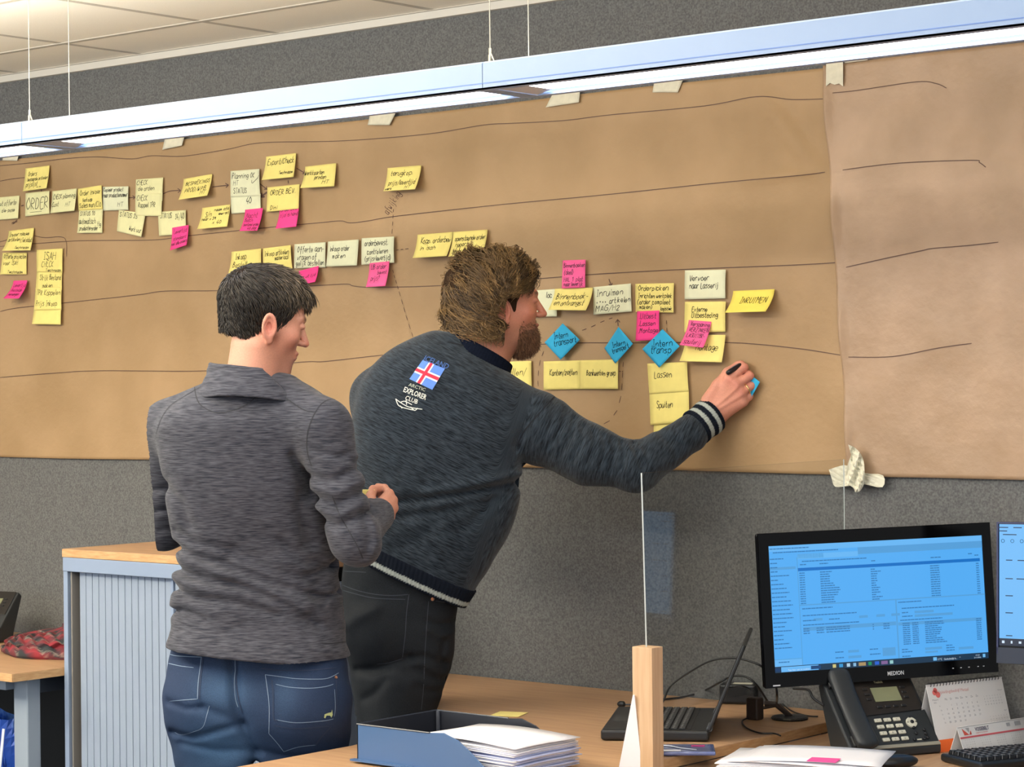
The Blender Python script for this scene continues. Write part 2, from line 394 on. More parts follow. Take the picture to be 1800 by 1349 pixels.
# colour, corners TL TR BR BL, label tail, text lines (text, u0, u1, baseline v, cap height v)
NOTES = [
('p',(-13,348,34.4,344,31.7,384,-16,388),"reading offerte die-pose, cut by the left picture edge",[("ut offerte",.3,.9,.38,.22),("die-pose",.38,.86,.68,.16)]),
('y',(44.8,296.3,87.2,291.1,81.7,331.1,40,336.7),"reading Orders bestaande artikelen prijslijst above the big ORDER note",[("Orders",.14,.5,.36,.2),("bestaande artikelen",.13,.97,.58,.15),("prijslijst",.1,.58,.83,.22),("~~",.56,.75,.92,.1)]),
('p',(45,339.8,87,335.6,87.2,375.6,44.4,380.6),"with the single large underlined word ORDER",[("ORDER",.05,.95,.72,.46),("_",.2,.85,.86,.1)]),
('p',(92.2,336.4,135,331.3,130.6,370.6,88.3,375),"reading check planning, right of the ORDER note",[("CHECK planning",.06,.96,.38,.2),("Cust",.04,.3,.72,.2),("HT",.6,.8,.76,.2)]),
('p',(139,370,181,367.8,180,409.4,135.6,410),"reading STATUS 10 automatisch, under the Order invoer note",[("STATUS 10",.06,.68,.24,.18),("automatisch",.04,.72,.6,.24),("productie order",.08,.82,.88,.2),("Hg",.8,.95,.72,.2),("***",.4,.6,.85,.2)]),
('y',(136.7,332.2,178.9,325.6,180.6,367.8,138.3,370.6),"reading Order invoer Verkoop",[("Order invoer",.1,.95,.34,.22),("Verkoop",.2,.6,.62,.18),("Sales man/CIO",.06,.95,.88,.2)]),
('w',(181,328.7,226,327.6,225.6,369,181.7,370.6),"reading Kopieer product naar productienummer",[("Kopieer product",.03,.8,.2,.16),("naar productienummer",.02,.98,.44,.18),("HT",.58,.8,.84,.18)]),
('p',(238.3,340,285.6,339.4,284.2,380,238,379.4),"reading CHECK Rappel TPR, lower one of a joined pair",[("CHECK",.06,.46,.32,.22),("Rappel TPR",.12,.76,.62,.22)]),
('p',(239,315.6,286.9,312.2,285.6,353.3,238.3,355),"reading CHECK de orden, upper one of a joined pair",[("CHECK",.05,.44,.26,.2),("de orden",.1,.7,.52,.2)]),
('p',(209.1,369.4,255.8,375,248.3,416.7,205.6,406.7),"reading STATUS 35, tilted clockwise",[("STATUS 35",.06,.72,.28,.22),("Werk uur",.48,.96,.84,.2)]),
('p',(277.8,372.8,326.7,369.4,327.8,411,279.8,415),"reading STATUS 34/40 with a pink note on its corner",[("STATUS",.08,.5,.28,.22),("34/40",.62,.95,.36,.26)]),
('k',(302.8,400.6,331.7,395.6,327.8,431,298.9,440.6),"reading Levertijd standaard, on the corner of STATUS 34/40",[("Levertijd",.12,.9,.3,.2),("standaard",.1,.9,.6,.16),("niet alle orders",.04,.98,.82,.16)]),
('y',(322.9,314.7,373,305.9,364.2,344,313.5,351.5),"reading BESPREKINGS PROD/WPB HT",[("BESPREKINGS",.1,.94,.36,.16),("PROD/WPB",.12,.86,.7,.2),("HT",.7,.88,.88,.16)]),
('y',(355.7,365.8,404.7,359.6,399.2,398.4,346.3,403),"reading naar 39 x 40, left of the Planning OK note",[("naam afd",.45,.97,.22,.12),("eerst",.62,.98,.42,.12),("S/n",.14,.36,.46,.24),("naar x 39",.06,.54,.62,.14),("x 40",.46,.76,.82,.16)]),
('w',(405.4,341.7,458.3,340.9,459,372,407,375.9),"reading 40, hanging below the Planning OK note",[("40",.52,.7,.5,.34)]),
('w',(405.4,300.8,456,297,457.5,345,405.4,347),"reading Planning OK HT STATUS with a tick",[("Planning OK",.06,.84,.3,.2),("✓",.72,.94,.5,.26),("HT",.1,.28,.56,.18),("STATUS",.1,.56,.86,.2)]),
('y',(467.7,275.6,520.6,269.3,515.9,311.3,459.9,316.8),"reading Export/Check, topmost of all notes",[("Export/Check",.08,.96,.38,.24),("Technaam",.5,.95,.82,.12)]),
('y',(536.6,293,591,287,587.4,327.7,527.6,330.8),"reading Werkkaarten printen, right of Export/Check",[("Werkkaarten",.02,.64,.42,.2),("printen",.36,.72,.64,.18),("HT",.62,.82,.86,.16)]),
('y',(470,329.7,526.8,323.8,525,367,468.4,372.8),"reading ORDER BEV., below Export/Check",[("ORDER BEV.",.1,.88,.34,.2),("Dini",.12,.34,.92,.16)]),
('k',(431,368.9,462,365.8,452,405.4,421,406.2),"reading Nacht batch, under the Planning OK note",[("Nacht",.12,.76,.4,.24),("Batch",.1,.56,.58,.16),("bestand order",.1,.98,.78,.14),("va dag",.4,.9,.94,.16)]),
('k',(491.8,363.4,525.7,357.2,520.6,398.4,484,402.3),"reading Orderbev tijd, on the ORDER BEV. note",[("Orderbev",.06,.92,.26,.18),("tijd is hand",.08,.98,.5,.16)]),
('y',(681.4,295.6,740.6,290.6,729.4,333,673.9,336.4),"reading terugkop. prijs/levertijd, standing alone",[("terugkop.",.12,.78,.36,.22),("prijs/levertijd",.1,.92,.76,.22),("verk",.04,.26,.96,.1),("HT",.64,.82,.94,.14)]),
('y',(407.2,443,459.2,437,459.8,481,400.7,483.5),"reading Inkoop, half hidden by the head of the dark haired man",[("Inkoop",.14,.5,.36,.24),("Bestellen",.1,.7,.7,.24)]),
('y',(462,437,511,431,514.4,475,463,479),"reading Inkoop artikelen materiaal, above the dark haired head",[("Inkoop artikelen",.06,.92,.34,.2),("materiaal",.42,.9,.54,.18)]),
('w',(517.8,429.6,572.6,425.8,572.2,470.3,517,472),"reading Offerte aanvragen of gelijk bestellen",[("Offerte aan-",.1,.96,.36,.24),("vragen of",.1,.72,.66,.22),("gelijk bestellen",.06,.96,.9,.22)]),
('k',(525,477,560,467.5,553.6,496,520,502),"peeking out from behind the dark haired head",[("uit tijd",.4,.9,.6,.2)]),
('w',(576.5,425,630.6,421.2,627.3,466.8,573,468.9),"reading inkoop order maken",[("inkoop order",.08,.72,.4,.22),("maken",.18,.6,.68,.2)]),
('w',(635.8,419,692.8,415.8,693,462,635.4,465.8),"reading orderbevest. controleren, with a pink note below",[("orderbevest.",.1,.82,.3,.22),("controleren",.18,.82,.62,.2),("(prijs+levertijd)",.1,.92,.88,.2)]),
('l',(649.7,462.9,684.5,459.4,677.3,503,643.2,505),"reading UB order bevest prijs?",[("UB order",.1,.86,.28,.2),("bevest",.46,.92,.5,.16),("prijs?",.16,.6,.76,.22)]),
('y',(734,412.8,796,408,785,450.3,725.3,453.9),"reading Kopp. orderbev in isah",[("Kopp. orderbev",.12,.98,.4,.24),("in isah",.14,.58,.68,.18)]),
('y',(796.7,408,857,403.9,849,445,787.8,451.7),"reading openstaande order report, above the curly haired head",[("openstaande order",.08,.96,.38,.2),("report -",.12,.6,.62,.18),("leverancier",.08,.7,.88,.18)]),
('y',(15.6,406.3,59.6,400.8,53.4,440.4,3.3,441),"reading Invoer nieuwe artikelen, at the far left",[("Invoer nieuwe",.06,.84,.3,.2),("artikelen",.06,.52,.54,.18),("(Tekstdat",.54,.98,.62,.2),("Technaam",.4,.92,.92,.12)]),
('y',(4.4,444.6,47.5,444.6,47,482.7,0,482.7),"reading Offerte voor ISAH, at the far left",[("Offerte projecten",.08,.98,.26,.2),("voor ISAH",.08,.66,.56,.2),("Technaam",.28,.86,.94,.12)]),
('k',(23.7,493.8,48,493,33,525,5.6,525),"at the far left, strongly curled away from the paper",[("Levertijd",.12,.98,.36,.22),("Bestelde",.14,.86,.62,.18),("vervangen",.14,.8,.84,.16)]),
('y',(60,538,108,537,106.7,571,56,570),"blank, lowest of the column under ISAH CHECK",[]),
('y',(62.5,506,108.5,505,108,545,59.5,545),"reading TPR koppelen prijs inkoop invoeren",[("TPR Koppelen",.06,.96,.34,.24),("Prijs Inkoop",.06,.84,.82,.24),("invoeren",.2,.7,1.2,.2)]),
('y',(64.8,477.5,109.7,477.5,109,510,62.5,512),"reading Strijk bestand maken",[("Strijk Bestand",.14,.96,.44,.26),("maken",.26,.64,.84,.22)]),
('y',(64.5,439.7,110.5,437,109.7,479,64.8,479),"reading ISAH CHECK, top of the left column",[("ISAH",.26,.74,.44,.3),("CHECK",.2,.66,.76,.26),("Technaam",.36,.94,.96,.12)]),
('w',(925,512,979.7,508,978.8,556.5,925,557),"half hidden behind the face of the bearded man",[("loc",.64,.84,.3,.2),("nr",.84,.98,.56,.16)]),
('y',(975.3,508,1042.4,505.7,1029.6,546,963.8,545),"reading Binnenboeken en ontvangst",[("Binnenboek-",.08,.94,.5,.26),("en ontvangst",.08,.86,.78,.24)]),
('l',(989.2,458,1029.6,456.6,1028.8,505.7,987.5,507.4),"reading Binnenboeken (deel) HAL 1",[("Binnenboeken",.06,.98,.26,.16),("(deel)",.08,.5,.52,.18),("HAL 1 plat",.08,.9,.76,.16),("naar leverijk",.08,.9,.92,.14)]),
('w',(1043,505,1109,498.5,1110.5,547.9,1043,553.6),"reading Inruimen artikelen MAG/H2",[("Inruimen",.08,.8,.36,.24),("**** artikelen",.08,.98,.64,.2),("MAG/H2",.06,.7,.9,.2)]),
('y',(1116.9,499.3,1184.8,497.9,1184,549.9,1117.5,549),"reading Orderpicken inrichten werkplek",[("Orderpicken",.08,.86,.24,.18),("Inrichten werkplek",.08,.96,.5,.16),("(order compleet",.04,.92,.72,.18),("maken)",.1,.46,.88,.14),("logistiek",.66,.96,.92,.12)]),
('k',(1119.8,547.6,1158.8,546,1159.7,597.6,1116.9,599.6),"with the three points Uitbest Lassen Montage",[(".Uitbest",.1,.86,.26,.18),(".Lassen",.1,.84,.5,.16),(".Montage",.1,.94,.74,.16)]),
('w',(1204,475.6,1275.8,474.2,1275.2,524.8,1203.6,526.8),"reading Vervoer naar Lasserij",[("Vervoer",.12,.6,.36,.2),("naar Lasserij",.12,.84,.62,.2)]),
('y',(1204,531,1275.8,530.2,1275.2,583.7,1203,585),"reading Externe Uitbesteding",[("Externe",.18,.56,.32,.16),("Uitbesteding",.18,.82,.52,.18)]),
('Y',(1288.8,511.8,1361.6,508.6,1345.7,547.9,1274.3,549.9),"reading INRUIMEN, rightmost on the long sheet",[("INRUIMEN",.22,.88,.6,.26)]),
('y',(1206,589,1275.2,588.9,1268.6,637.4,1194.3,635),"reading Montage, partly under the light pink note",[("Montage",.3,.84,.58,.24)]),
('l',(1210.8,562.9,1250.4,565.8,1235.9,611.4,1194.3,606.8),"reading Verspaning Verzinken Spuiterij",[("Verspaning",.12,.96,.22,.18),("VERZINKEN",.12,.96,.44,.16),("LASUITBR-",.1,.9,.66,.14),("spuiterij",.1,.84,.92,.2)]),
('y',(868,637,934.3,634.5,935,683,868,685),"ending in len/, beside the chin of the bearded man",[("vullen/",.3,.86,.5,.24)]),
('y',(955.7,635.7,1020.3,633.7,1020.3,684.2,955.7,685.7),"reading Kanten/zetten",[("Kanten/zetten",.17,.92,.5,.2)]),
('y',(1020,633.7,1087,632.2,1086.3,684.2,1020,684.2),"reading Bankwerken groep",[("Bankwerken groep",.18,.94,.54,.2)]),
('y',(1148.7,745,1213,738,1215,790,1148,795),"half hidden behind the outstretched sleeve",[]),
('y',(1141.4,690.3,1210.8,685,1212,742,1143.5,747.8),"reading Spuiten",[("Spuiten",.18,.58,.5,.2)]),
('y',(1138,639.5,1207.9,636.6,1210.8,688.6,1141.4,693.5),"reading Lassen",[("Lassen",.16,.6,.48,.22)]),
]
DIA = [
((989.2,568.7,1019.2,597.6,986.9,632.8,957.4,602.5),"diamond reading Intern transport, nearest the bearded face",[("Intern",974,597,999,593,11),("transport",975,609,1014,601,11)]),
((1087.4,575,1112.8,604.8,1083,639.5,1062.6,612.6),"diamond reading Intern transport, under an arrow, narrowest of the diamonds",[("Intern",1077,612,1100,605,9),("transport",1078,622,1106,611,9)]),
((1164.6,578.8,1194.9,609,1160.2,646.7,1129,614),"diamond reading Intern transp, right of the pink list",[("Intern",1147,611,1182,607,12),("transp",1144,621,1180,621,13)]),
((1308,650,1336,672,1316,709,1288,688),"diamond under the writing hand",[]),
]
def note_mesh(c, layer):
    q = np.array(c, float).reshape(4, 2)
    base = -.0135-.0009*layer
    TL = on_y(q[0][0], q[0][1], base); TR = on_y(q[1][0], q[1][1], base)
    e = TR-TL; dn = np.array([e[2], 0, -e[0]])/np.hypot(e[0], e[2])   # downwards in the wall plane
    B = []
    for k, T in ((3, TL), (2, TR)):
        r = ray(*q[k]); best = None
        for h in np.linspace(0, .045, 46):                        # lift of the curled lower edge
            p = CAM+r*((base-h-CAM[1])/r[1])
            err = abs((p-T)@(e/np.linalg.norm(e)))+.15*h
            if best is None or err < best[0]: best = (err, h, p)
        B.append(best)
    return TL, TR, B[1][2], B[0][2], B[1][1], B[0][1], base
def layer_of(i): return 1+(i % 4)
order = 0
def mk_note(c, key, label, lines, layer, dia=False):
    nm, colr, cn = NC[key]
    m = mat(nm, colr, .75, noise=.03, nscale=30, spec=.2, sheen=.05)
    mb = MB(); q = np.array(c, float).reshape(4, 2)
    if not dia:
        TL, TR, BR, BL, hr, hl, base = note_mesh(c, layer)
        def fn(u, v):
            top = TL+(TR-TL)*u; bot = BL+(BR-BL)*u; h = hl+(hr-hl)*u
            p = top+(bot-top)*v
            lift = h*(v**1.8)
            # keep p on the same wall column but use a curved lift
            y = base-lift-.0016*math.sin(math.pi*v)*(.4+.6*u)
            p = np.array([p[0], y, p[2]]); return p
        mb.grid(fn, 8, 12)
    else:
        base = -.016-.0009*layer
        T, Rr, Bm, Lf = [on_y(x, y, base) for x, y in q]
        T[1] += .001
        def fn(u, v):
            # u from left->top/right, v from top->bottom of the rotated square
            p = (Lf*(1-u)+T*u)*(1-v)+(Bm*(1-u)+Rr*u)*v
            d = (v+(1-u))/2
            return np.array([p[0], base-.006*max(0, d-.3)**1.5, p[2]])
        mb.grid(fn, 10, 10)
    n_ = build('sticky_note', mb, m, smooth=True, label=f"{cn} sticky note {label}", cat='sticky note', group=GR['k' if key in 'kl' else 'b' if key == 'b' else 'y'])
    s = n_.modifiers.new('solid', 'SOLIDIFY'); s.thickness = .0003; s.offset = -1
    if lines:
        bv = bvh_of(n_); wm = MB()
        if not dia:
            for t, u0, u1, v, h in lines:
                if v > 1: continue
                st, wd = strokes(t)
                for s_ in st:
                    pp = []
                    for p in s_:
                        u = u0+(u1-u0)*p[0]/wd; vv = v-h*p[1]/7
                        u = min(max(u, .02), .98); vv = min(max(vv, .02), .98)
                        w3 = Vector(fn(u, vv)); X_, Y_, _ = proj(w3); pp.append((X_, Y_))
                    pstroke(wm, bv, pp, .00085 if h < .3 else .0011, .0007)
        else:
            for t, x0, y0, x1, y1, h in lines:
                st, wd = strokes(t); a = np.array([x0, y0], float); d = np.array([x1-x0, y1-y0], float); L_ = np.hypot(*d); u = d/L_; nn = np.array([u[1], -u[0]])
                for s_ in st: pstroke(wm, bv, [a+u*p[0]/wd*L_+nn*p[1]/7*h for p in s_], .0009, .0007)
        if wm.v: build('writing', wm, m_inkp if key in 'kl' else m_inkb, n_, kind='stuff')
    return n_
for i, (key, c, lab, lines) in enumerate(NOTES):
    lay = {'k': 6, 'l': 6}.get(key, layer_of(i))
    mk_note(c, key, lab, lines, lay)
for c, lab, lines in DIA: mk_note(c, 'b', lab, lines, 9, True)
# ================================================================== MASKING TAPE
m_tape = mat('masking_tape', '#d3ceb9', .6, noise=.05, nscale=60, bump=.2, bscale=120, spec=.3)
TP = [((6.9,274.4,34,272.4,30.6,282.8,3.9,282.2),'at the far left end of the lamp'),
((292,243,325,241,320,256,285,263.5),'second from the left along the top of the paper'),
((652,203,698,199,685,220,646,220),'above the terugkop. note'),
((974.5,166,1019.5,162,1018,180,959,189),'slanting, right of the lamp joint'),
((1151,147,1203,139,1191.7,162.5,1146.7,162.5),'above the orderpicken note'),
((1478,102,1529,97,1525,106,1485,111),'small horizontal one right of the sheet joint')]
def tape(q, tail, lift=-.016):
    q = np.array(q, float).reshape(4, 2); C4 = [on_y(x, y, lift) for x, y in q]
    def fn(u, v):
        p = (C4[0]*(1-u)+C4[1]*u)*(1-v)+(C4[3]*(1-u)+C4[2]*u)*v
        return p+np.array([0, -.0006*math.sin(u*9+v*5), 0])
    o = build('masking_tape', MB().grid(fn, 8, 6), m_tape, smooth=True, label='masking tape strip '+tail, cat='tape', group='masking tape along the top edge')
    s = o.modifiers.new('solid', 'SOLIDIFY'); s.thickness = .0003; s.offset = -1
for q, t in TP:
    q = list(q); q[1] -= 6; q[3] -= 6; tape(q, t)
# vertical strip over the joint with notched end
v_ = MB(); pts = [(1452.3,107),(1482,105),(1482,152),(1475,147),(1467,149),(1459,146),(1452,152)]
v_.prism([(0, 0)], 0, np.eye(3), (0, 0, 0)) if False else None
W3 = [on_y(x, y, -.020) for x, y in pts]; W4 = [p-np.array([0, .0004, 0]) for p in W3]; n = len(pts)
v_.add(W3+W4, [tuple(range(n)), tuple(range(n, 2*n))[::-1]]+[(i, n+i, n+(i+1) % n, (i+1) % n) for i in range(n)])
build('masking_tape', v_, m_tape, label='vertical off white masking tape with torn end over the sheet joint', cat='tape', group='masking tape along the top edge')
# crumpled tape at the lower joint
m_tape2 = mat('masking_tape_crumpled', '#ddd9c4', .5, noise=.05, nscale=60, bump=.5, bscale=60, spec=.35)
def crump(outline, z0, amp, name, lab, parent=None):
    cx = np.mean([p[0] for p in outline]); cy = np.mean([p[1] for p in outline]); o_ = bez([np.array(p, float) for p in outline+[outline[0]]], 3)[:-1]
    V = []; n = len(o_); rings = 7
    for k in range(rings+1):
        f = k/rings
        for p in o_:
            x = cx+(p[0]-cx)*f; y = cy+(p[1]-cy)*f
            yy = z0-amp*(.5+.5*math.sin(x*.33+y*.11))*(1-f*.35)-amp*.5*abs(math.sin(x*.19-y*.31+1))
            V.append(on_y(x, y, yy))
    Fc = [(k*n+i, k*n+(i+1) % n, (k+1)*n+(i+1) % n, (k+1)*n+i) for k in range(rings) for i in range(n)]
    o = build(name, (V, Fc), m_tape2, parent, label=lab, cat='tape' if not parent else None, smooth=False, group=None)
    s = o.modifiers.new('solid', 'SOLIDIFY'); s.thickness = .0005
    return o
crump([(1457,826),(1475,820),(1490,819),(1520,832),(1552,836),(1551,857),(1520,852),(1490,855),(1468,856),(1462,842)], -.022, .004, 'masking_tape', 'horizontal masking tape strip along the lower joint of the kraft sheets')
crump([(1491,782),(1503,788),(1514,800),(1519,818),(1519,848),(1513,862),(1504,866),(1500,858),(1487,846),(1490,818),(1497,797)], -.030, .016, 'masking_tape', 'crumpled lump of masking tape sticking up at the lower joint')
# ================================================================== PENDANT LUMINAIRE
m_alu = mat('luminaire_body', '#98b0d4', .38, metal=0, spec=.5, noise=.01, nscale=10)
m_led = mat('led_diffuser', '#ffffff', .4, emit='#f7f8ff', estr=10)
m_ledt = mat('led_louvre', '#cfc8c4', .4)
m_wire = mat('steel_wire', '#b9b6aa', .35, metal=.9)
YN, YF, LZ, LT = -1.36, -1.19, 2.182, 2.236
lamp = thing('pendant_luminaire', (0, (YN+YF)/2, LZ), 'long grey blue linear pendant luminaire hanging in front of the kraft paper wall', 'lamp')
j0 = on_y(38, 230, YN)[0]; j1 = on_y(848, 140, YN)[0]; Lm = j1-j0
prof = [(YN, LZ), (YN, LT), (YN+.006, LT+.004), (YF-.006, LT+.004), (YF, LT), (YF, LZ)]
for k in range(-1, 3):
    x0 = j0+Lm*k+.001; x1 = j0+Lm*(k+1)-.001
    if k == -1: x0 = x1-.7
    mb = MB()
    n = len(prof); V = [(x0, p[0], p[1]) for p in prof]+[(x1, p[0], p[1]) for p in prof]
    mb.add(V, [tuple(range(n)), tuple(range(n, 2*n))[::-1]]+[(i, (i+1) % n, n+(i+1) % n, n+i) for i in range(n-1)])
    # underside frame with a recessed opening
    e = .022; a, b_, c_, d_ = x0, x0+e, x1-e, x1
    mb.box(((a+b_)/2, (YN+YF)/2, LZ+.002), (e, YF-YN, .004)); mb.box(((c_+d_)/2, (YN+YF)/2, LZ+.002), (e, YF-YN, .004))
    mb.box(((b_+c_)/2, YN+.010, LZ+.002), (c_-b_, .020, .004)); mb.box(((b_+c_)/2, YF-.010, LZ+.002), (c_-b_, .020, .004))
    build('housing', mb, m_alu, lamp)
    build('led_strip', MB().box(((b_+c_)/2, (YN+YF)/2, LZ+.012), (c_-b_, YF-YN-.042, .004)), m_led, lamp)
    en = MB()
    for s, xx in ((1, b_), (-1, c_)): en.add([(xx, YN+.02, LZ+.001), (xx, YF-.02, LZ+.001), (xx+s*.04, YF-.02, LZ+.009), (xx+s*.04, YN+.02, LZ+.009)], [(0, 1, 2, 3)])
    build('louvre', en, m_ledt, lamp, kind='stuff')
build('groove', MB().box(((j0+j1)/2+.8, YN-.0004, LZ+.013), (5.2, .001, .0022)), mat('groove_blue', '#6f8fcf', .5), lamp)
for k in range(0, 3):
    xx = j0+Lm*k
    for y, big in ((YN+.025, 1), (YF-.02, 0)):
        w_ = MB().tube([(xx, y, LT), (xx, y, CZ)], .0012, 6)
        w_.tube([(xx, y, LT), (xx, y, LT+.02)], .004, 8); 
        if big:
            w_.box((xx, y, LT+.004), (.03, .012, .003)); w_.tube([(xx, y, LT+.02), (xx, y, LT+.034)], .0028, 8)
            w_.tube([(xx+.012, y, LT+.004), (xx+.002, y, LT+.024)], .0012, 5)
        build('suspension_wire', w_, m_wire, lamp)

# upward share of the luminaire's light, washing the ceiling
up = area('luminaire_uplight', ((j0+j1)/2, (YN+YF)/2, LT+.012), ((j0+j1)/2, (YN+YF)/2, 3), 5.0, .10, 45, (1.0, .94, .82))
# ================================================================== DESKS AND CABINET
D1, D2 = .750, .725
m_wood = mat('desk_laminate_beech', '#a58061', .42, col2='#b7946f', nscale=5, stretch=(1.2, 14, 3), detail=5, contrast=(.3, .7), spec=.4)
m_wood2 = mat('desk_laminate_beech_cross', '#a58061', .42, col2='#b7946f', nscale=5, stretch=(14, 1.2, 3), detail=5, contrast=(.3, .7), spec=.4)
m_edge = mat('desk_edge_band', '#b98f62', .5, col2='#caa376', nscale=9, stretch=(3, 3, 20), spec=.3)
m_steel = mat('desk_frame_grey', '#8d98a5', .4, spec=.5)
m_steel_d = mat('desk_frame_dark', '#31363e', .5)
m_dark = mat('black_plastic', '#17181a', .38, spec=.5)
m_black = mat('matt_black', '#101113', .7)
m_white = mat('white_paper', '#e9e7ea', .8, spec=.2)
def desk_top(mb, poly, z, t=.025):
    mb.prism(poly, t, np.eye(3), (0, 0, z-t)); return mb
def leg_frame(parent, pts, z):
    for p in pts:
        build('leg', MB().box((p[0], p[1], (z-.03)/2+.01), (.06, .06, z-.05)), m_steel, parent, bevel=.004)
        build('foot', MB().box((p[0], p[1], .012), (.10, .12, .024)), m_steel_d, parent, bevel=.004)
desk = thing('office_desk', (.8, -.9, 0), 'wide beech topped office desk carrying the letter tray and the open laptop', 'desk', 'beech office desks')
poly1 = [(.44, -2.1), (1.128, -2.1), (1.128, -.012), (-.26, -.012), (-.17, -.14), (.02, -.375), (.175, -.56), (.30, -.78), (.40, -.98), (.44, -1.12)]
build('tabletop', desk_top(MB(), poly1, D1), m_wood, desk, bevel=.0015, seg=1)
eb = MB()
for a, b in zip(poly1, poly1[1:]+poly1[:1]):
    a = np.array(a); b = np.array(b); d = (b-a)/np.linalg.norm(b-a); nn = np.array([d[1], -d[0]])*.0008
    eb.add([(*(a+nn), D1-.0235), (*(b+nn), D1-.0235), (*(b+nn), D1-.0015), (*(a+nn), D1-.0015)], [(0, 1, 2, 3)])
build('edge_band', eb, m_edge, desk)
leg_frame(desk, [(.60, -1.95), (1.08, -1.95), (1.08, -.2), (.42, -.22)], D1)
build('crossbar', MB().box((.84, -1.95, .66), (.44, .04, .05)).box((1.08, -1.07, .66), (.04, 1.7, .05)), m_steel, desk, kind=None)
desk2 = thing('office_desk', (1.8, -.9, 0), 'beech office desk at the right carrying the monitors, desk phone, calendars and keyboard', 'desk', 'beech office desks')
poly2 = [(1.131, -2.1), (2.6, -2.1), (2.6, -.012), (1.131, -.012)]
build('tabletop', desk_top(MB(), poly2, D2), m_wood2, desk2, bevel=.0015, seg=1)
leg_frame(desk2, [(1.26, -1.95), (2.5, -1.95), (2.5, -.2), (1.26, -.2)], D2)
desk3 = thing('office_desk', (-2.0, -.4, 0), 'beech topped desk at the left edge with grey steel frame, beside the roller cabinet', 'desk', 'beech office desks')
build('tabletop', desk_top(MB(), [(-3.3, -.735), (-1.305, -.735), (-1.305, -.012), (-3.3, -.012)], D1-.005), m_wood, desk3, bevel=.0015, seg=1)
build('edge_band', MB().box((-2.3, -.736, D1-.0175), (1.99, .0016, .0235)).box((-1.3045, -.374, D1-.0175), (.0016, .72, .0235)), m_edge, desk3)
build('leg', MB().box((-1.385, -.62, .36), (.065, .05, .71)), m_steel, desk3, bevel=.004)
build('leg', MB().box((-1.385, -.30, .36), (.065, .05, .71)), m_steel, desk3, bevel=.004)
build('side_rail', MB().box((-1.385, -.46, .695), (.05, .30, .05)), m_steel_d, desk3)
build('front_rail', MB().box((-2.35, -.66, .70), (1.87, .03, .035)), m_steel, desk3)
build('modesty_panel', MB().box((-2.3, -.06, .42), (1.8, .02, .5)), m_black, desk3)
build('foot', MB().box((-1.385, -.40, .012), (.08, .6, .024)), m_steel_d, desk3, bevel=.004)
# ---- tambour cabinet
CH = 1.10; CX0, CX1, CY0 = -1.300, -.335, -.548
cab = thing('roller_cabinet', ((CX0+CX1)/2, CY0/2, 0), 'light grey tambour door cabinet with beech top behind the man in the grey brown sweater', 'cabinet')
m_cab = mat('cabinet_grey_blue', '#8796ae', .42, spec=.5); m_slat = mat('tambour_slat', '#8d99ab', .45, spec=.4)
cx = (CX0+CX1)/2; w = CX1-CX0; cy = (CY0-.012)/2; dp = -CY0-.012
build('top_board', MB().box((cx, cy, CH-.0125), (w+.004, dp+.004, .025)), m_wood, cab, bevel=.001, seg=1)
build('top_edge', MB().box((cx, CY0-.0025, CH-.0125), (w+.002, .0012, .022)), m_edge, cab)
build('top_rail', MB().box((cx, CY0+.013, CH-.025-.021), (w, .03, .042)), m_cab, cab, bevel=.002)
build('side_panel', MB().box((CX0+.0095, cy, (CH-.067)/2), (.019, dp, CH-.067)), m_cab, cab, bevel=.001)
build('side_panel', MB().box((CX1-.0095, cy, (CH-.067)/2), (.019, dp, CH-.067)), m_cab, cab, bevel=.001)
build('jamb', MB().box((CX0+.031, CY0+.055, (CH-.067)/2), (.006, .10, CH-.067)), mat('cabinet_jamb', '#77736e', .5), cab)
build('back_panel', MB().box((cx, -.03, .5), (w-.04, .01, 1.0)), m_black, cab)
build('plinth', MB().box((cx, cy, .03), (w-.02, dp-.03, .06)), m_black, cab)
sx0 = CX0+.052; xm = on_y(304, 1100, CY0+.02)[0]
ns = 14; sw = (xm-sx0)/ns
s0 = None
for half in (0, 1):
    x0 = sx0 if half == 0 else xm+.012
    for k in range(ns):
        if s0 is None:
            s0 = build('slat', MB().box((x0+sw*.5, CY0+.022, (CH-.067+.06)/2), (sw-.0022, .008, CH-.067-.06)), m_slat, cab, bevel=.0018)
        else:
            c = dup(s0, cab); c.location.x = (x0-sx0)+sw*k
            if x0+sw*(k+1) > CX1-.02: c.location.x = min(c.location.x, CX1-.02-sw-sx0)
build('lock_stile', MB().box((xm+.006, CY0+.018, .55), (.010, .012, CH-.13)), m_cab, cab)
# ---- cushion floor items: blue bag under the left desk
bg = thing('plastic_bag', (-1.62, -.62, 0), 'shiny blue crinkled plastic bag standing on the floor under the left desk', 'bag')
def bagf(u, v):
    a = 2*math.pi*u; rx = .17*(1-.25*v)*(1+.06*math.sin(7*a)); ry = .10*(1-.35*v)
    return (-1.66+rx*math.cos(a)+.02*math.sin(9*v+5*a), -.55+ry*math.sin(a)+.012*math.sin(13*v+3*a), .002+.585*v+.015*math.sin(4*a)*v)
build('bag_body', MB().grid(bagf, 36, 20), mat('blue_plastic', '#2348a0', .22, col2='#5d86cc', nscale=9, contrast=(.5, .56), coat=.6, bump=.6, bscale=14, bdist=.01), bg, smooth=False)
build('bag_white_stripe', MB().prism([(0, 0), (.012, 0), (.105, .54), (.093, .54)], .002, [(1, 0, 0), (0, 0, 1), (0, -1, 0)], (-1.56, -.648, .02)), mat('bag_white', '#cfd6e2', .4), bg)
